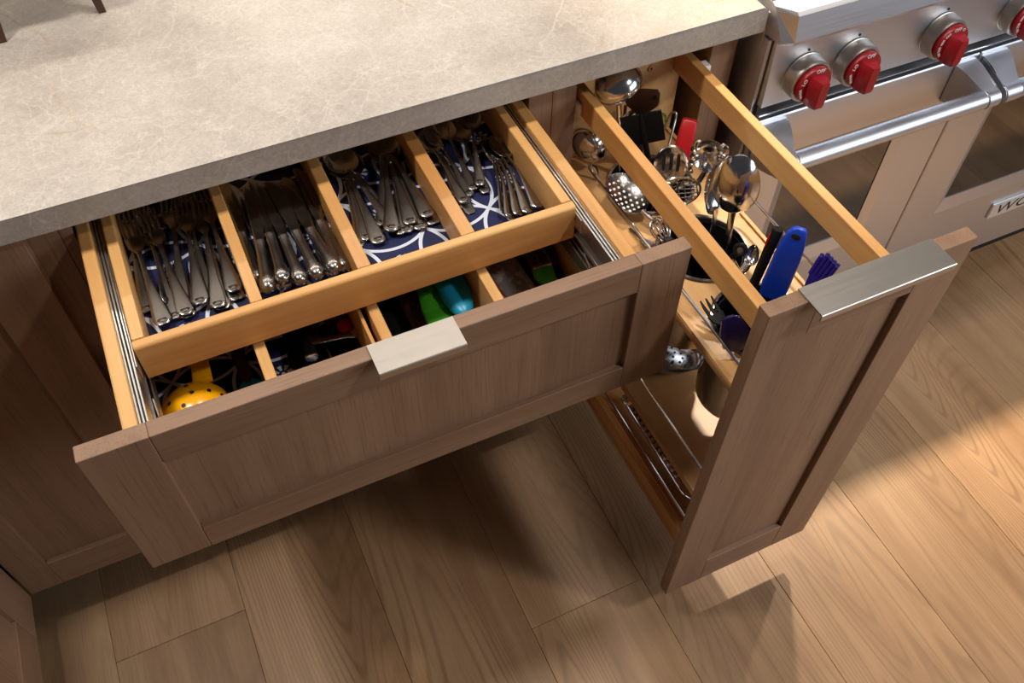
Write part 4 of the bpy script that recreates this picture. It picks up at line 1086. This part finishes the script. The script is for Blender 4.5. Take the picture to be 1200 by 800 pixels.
# knobs
def knob(x, z, marks, big=False):
    c = Vector((x, -0.0345, z)); M = Matrix.Translation(c) @ Matrix.Rotation(math.pi / 2, 4, 'X')   # local +Z -> -Y
    bm = bmesh.new()
    Rk = 0.0292
    lathe(bm, [(0.0005, 0.0215), (Rk * 0.98, 0.0215), (Rk, 0.0225), (Rk, 0.0300), (Rk - 0.001, 0.0312), (0.0005, 0.0318)], M, 40)
    # grip: a rounded wedge across the face
    g = [(-0.0292, 0.0105), (-0.024, 0.0150), (0.012, 0.0150), (0.0180, 0.0105), (0.0180, -0.0105), (0.012, -0.0150), (-0.024, -0.0150), (-0.0292, -0.0105)]
    rings = []
    for h, s, t_ in ((0.0305, 1.0, 1.0), (0.040, 1.0, 0.92), (0.0500, 0.97, 0.66), (0.0525, 0.90, 0.50)):
        rings.append([M @ Matrix.Rotation(math.radians(90), 4, 'Z') @ Vector((a * s, b2 * t_, h)) for a, b2 in g])
    loft(bm, rings)
    k = under(rg, obj('knob', bm, redknob, None, True))
    bm = bmesh.new()
    lathe(bm, [(0.0362, 0.0), (0.0366, 0.0008), (0.0352, 0.0016), (0.0346, 0.018), (0.0338, 0.0215), (0.0328, 0.0228), (0.0302, 0.0228), (0.0302, 0.0190), (0.0005, 0.0190)], M, 48)
    under_local(k, obj('bezel', bm, nickel, None, True))
    for txt, ang, sz in marks:
        a = math.radians(ang)
        T = M @ Matrix.Translation((0.0246 * math.cos(a), 0.0246 * math.sin(a), 0.0318)) @ Matrix.Rotation(a - math.pi / 2, 4, 'Z')
        text_mesh('marking', txt, T, sz, print_and_lit_holes, k)
    bm = bmesh.new(); disc_plate(bm, Matrix.Translation((x, -0.0338, z + 0.0415)) @ Matrix.Rotation(math.pi / 2, 4, 'X'), 0.0021, 0.0012, 12)
    under_local(k, obj('index_dot', bm, blackrub, None))
    return k
for x in (1.378, 1.470):
    knob(x, 0.7985, [('OFF', 84, 0.0088), ('LO', 152, 0.0085), ('SIMMER', 200, 0.0056)])
for x in (1.640, 1.8025):
    knob(x, 0.7985, [('OFF', 92, 0.0080), ('450', 134, 0.0068), ('400', 162, 0.0068), ('350', 190, 0.0068), ('300', 216, 0.0062), ('O', 62, 0.007)])

# oven doors
def oven(x0, x1, wx0, wx1, wz0, wz1):
    bm = bmesh.new()
    z0, z1 = 0.1265, 0.7275
    ch = 0.019
    def rect(a, b2, c, d2, y): return [(a, y, c), (b2, y, c), (b2, y, d2), (a, y, d2)]
    rings = [rect(x0, x1, z0, z1, -0.0105), rect(x0, x1, z0, z1, FY + 0.002), rect(x0 + 0.002, x1 - 0.002, z0 + 0.002, z1 - 0.002, FY),
             rect(wx0 - ch, wx1 + ch, wz0 - ch * 1.6, wz1 + ch, FY), rect(wx0, wx1, wz0, wz1, FY + 0.007), rect(wx0, wx1, wz0, wz1, FY + 0.012)]
    vr = [[bm.verts.new(p) for p in q] for q in rings]
    for a, b2 in zip(vr, vr[1:]):
        for i in range(4): bm.faces.new((a[i], a[(i + 1) % 4], b2[(i + 1) % 4], b2[i]))
    d = under(rg, obj('oven_door', bm, steel_x))
    under_local(d, box('window_pane', wx0 - 0.002, wx1 + 0.002, FY + 0.0085, FY + 0.0115, wz0 - 0.002, wz1 + 0.002, glass_m, None, 0))
    # bar handle with moulded end brackets
    hy, hz, hr = -0.094, 0.6825, 0.0155
    bm = bmesh.new(); tube(bm, [(x0 + 0.044, hy, hz), (x1 - 0.030, hy, hz)], hr, 28); under_local(d, obj('handle', bm, steel_x, None, True))
    for a, b2 in ((x0 + 0.006, x0 + 0.043), (x1 - 0.029, x1 - 0.001)):
        bm = bmesh.new()
        poly = [(FY - 0.0003, 0.718), (FY - 0.020, 0.714)] + [(hy - (hr + 0.0012) * math.cos(t_), hz + (hr + 0.0012) * math.sin(t_)) for t_ in [math.radians(110 - i * 22) for i in range(11)]] + [(FY - 0.018, 0.650), (FY - 0.0003, 0.646)]
        poly2 = [(y, z) for y, z in poly]
        prism(bm, poly2, 'x', a, b2)
        inner = b2 if a < (x0 + x1) / 2 else a
        for v in bm.verts:
            if abs(v.co.x - inner) < 1e-6:
                t_ = max(0.0, min(1.0, (v.co.y - hy) / (FY - hy)))
                v.co.x += (1 if a < (x0 + x1) / 2 else -1) * 0.022 * t_
        bmesh.ops.bevel(bm, geom=[e for e in bm.edges if abs(e.verts[0].co.x - e.verts[1].co.x) < 1e-6], offset=0.002, segments=2, affect='EDGES')
        under_local(d, obj('handle_bracket', bm, steel_x, None, True))
    return d
oven(1.3135, 1.7665, 1.420, 1.650, 0.352, 0.622)
oven(1.7700, 2.5190, 1.886, 2.405, 0.346, 0.622)
# maker's badge
bm = bmesh.new(); bx(bm, 2.052, 2.232, FY - 0.0065, FY - 0.0003, 0.2315, 0.2735, 0.0015, 2)
bd = under(rg, obj('badge', bm, plain('badge_plate', (0.75, 0.74, 0.72, 1), 0.35, 0.6)))
TM = Matrix.Translation((2.142, FY - 0.0067, 0.2525)) @ Matrix.Rotation(math.pi / 2, 4, 'X')
text_mesh('lettering', 'WOLF', TM, 0.040, blackrub, bd, shear=0.15, spacing=1.05, xs=1.35)
bm = bmesh.new(); disc_plate(bm, Matrix.Translation((2.0865, FY - 0.0069, 0.2560)) @ Matrix.Rotation(math.pi / 2, 4, 'X'), 0.0026, 0.0008, 12); under_local(bd, obj('red_dot', bm, redplast, None))
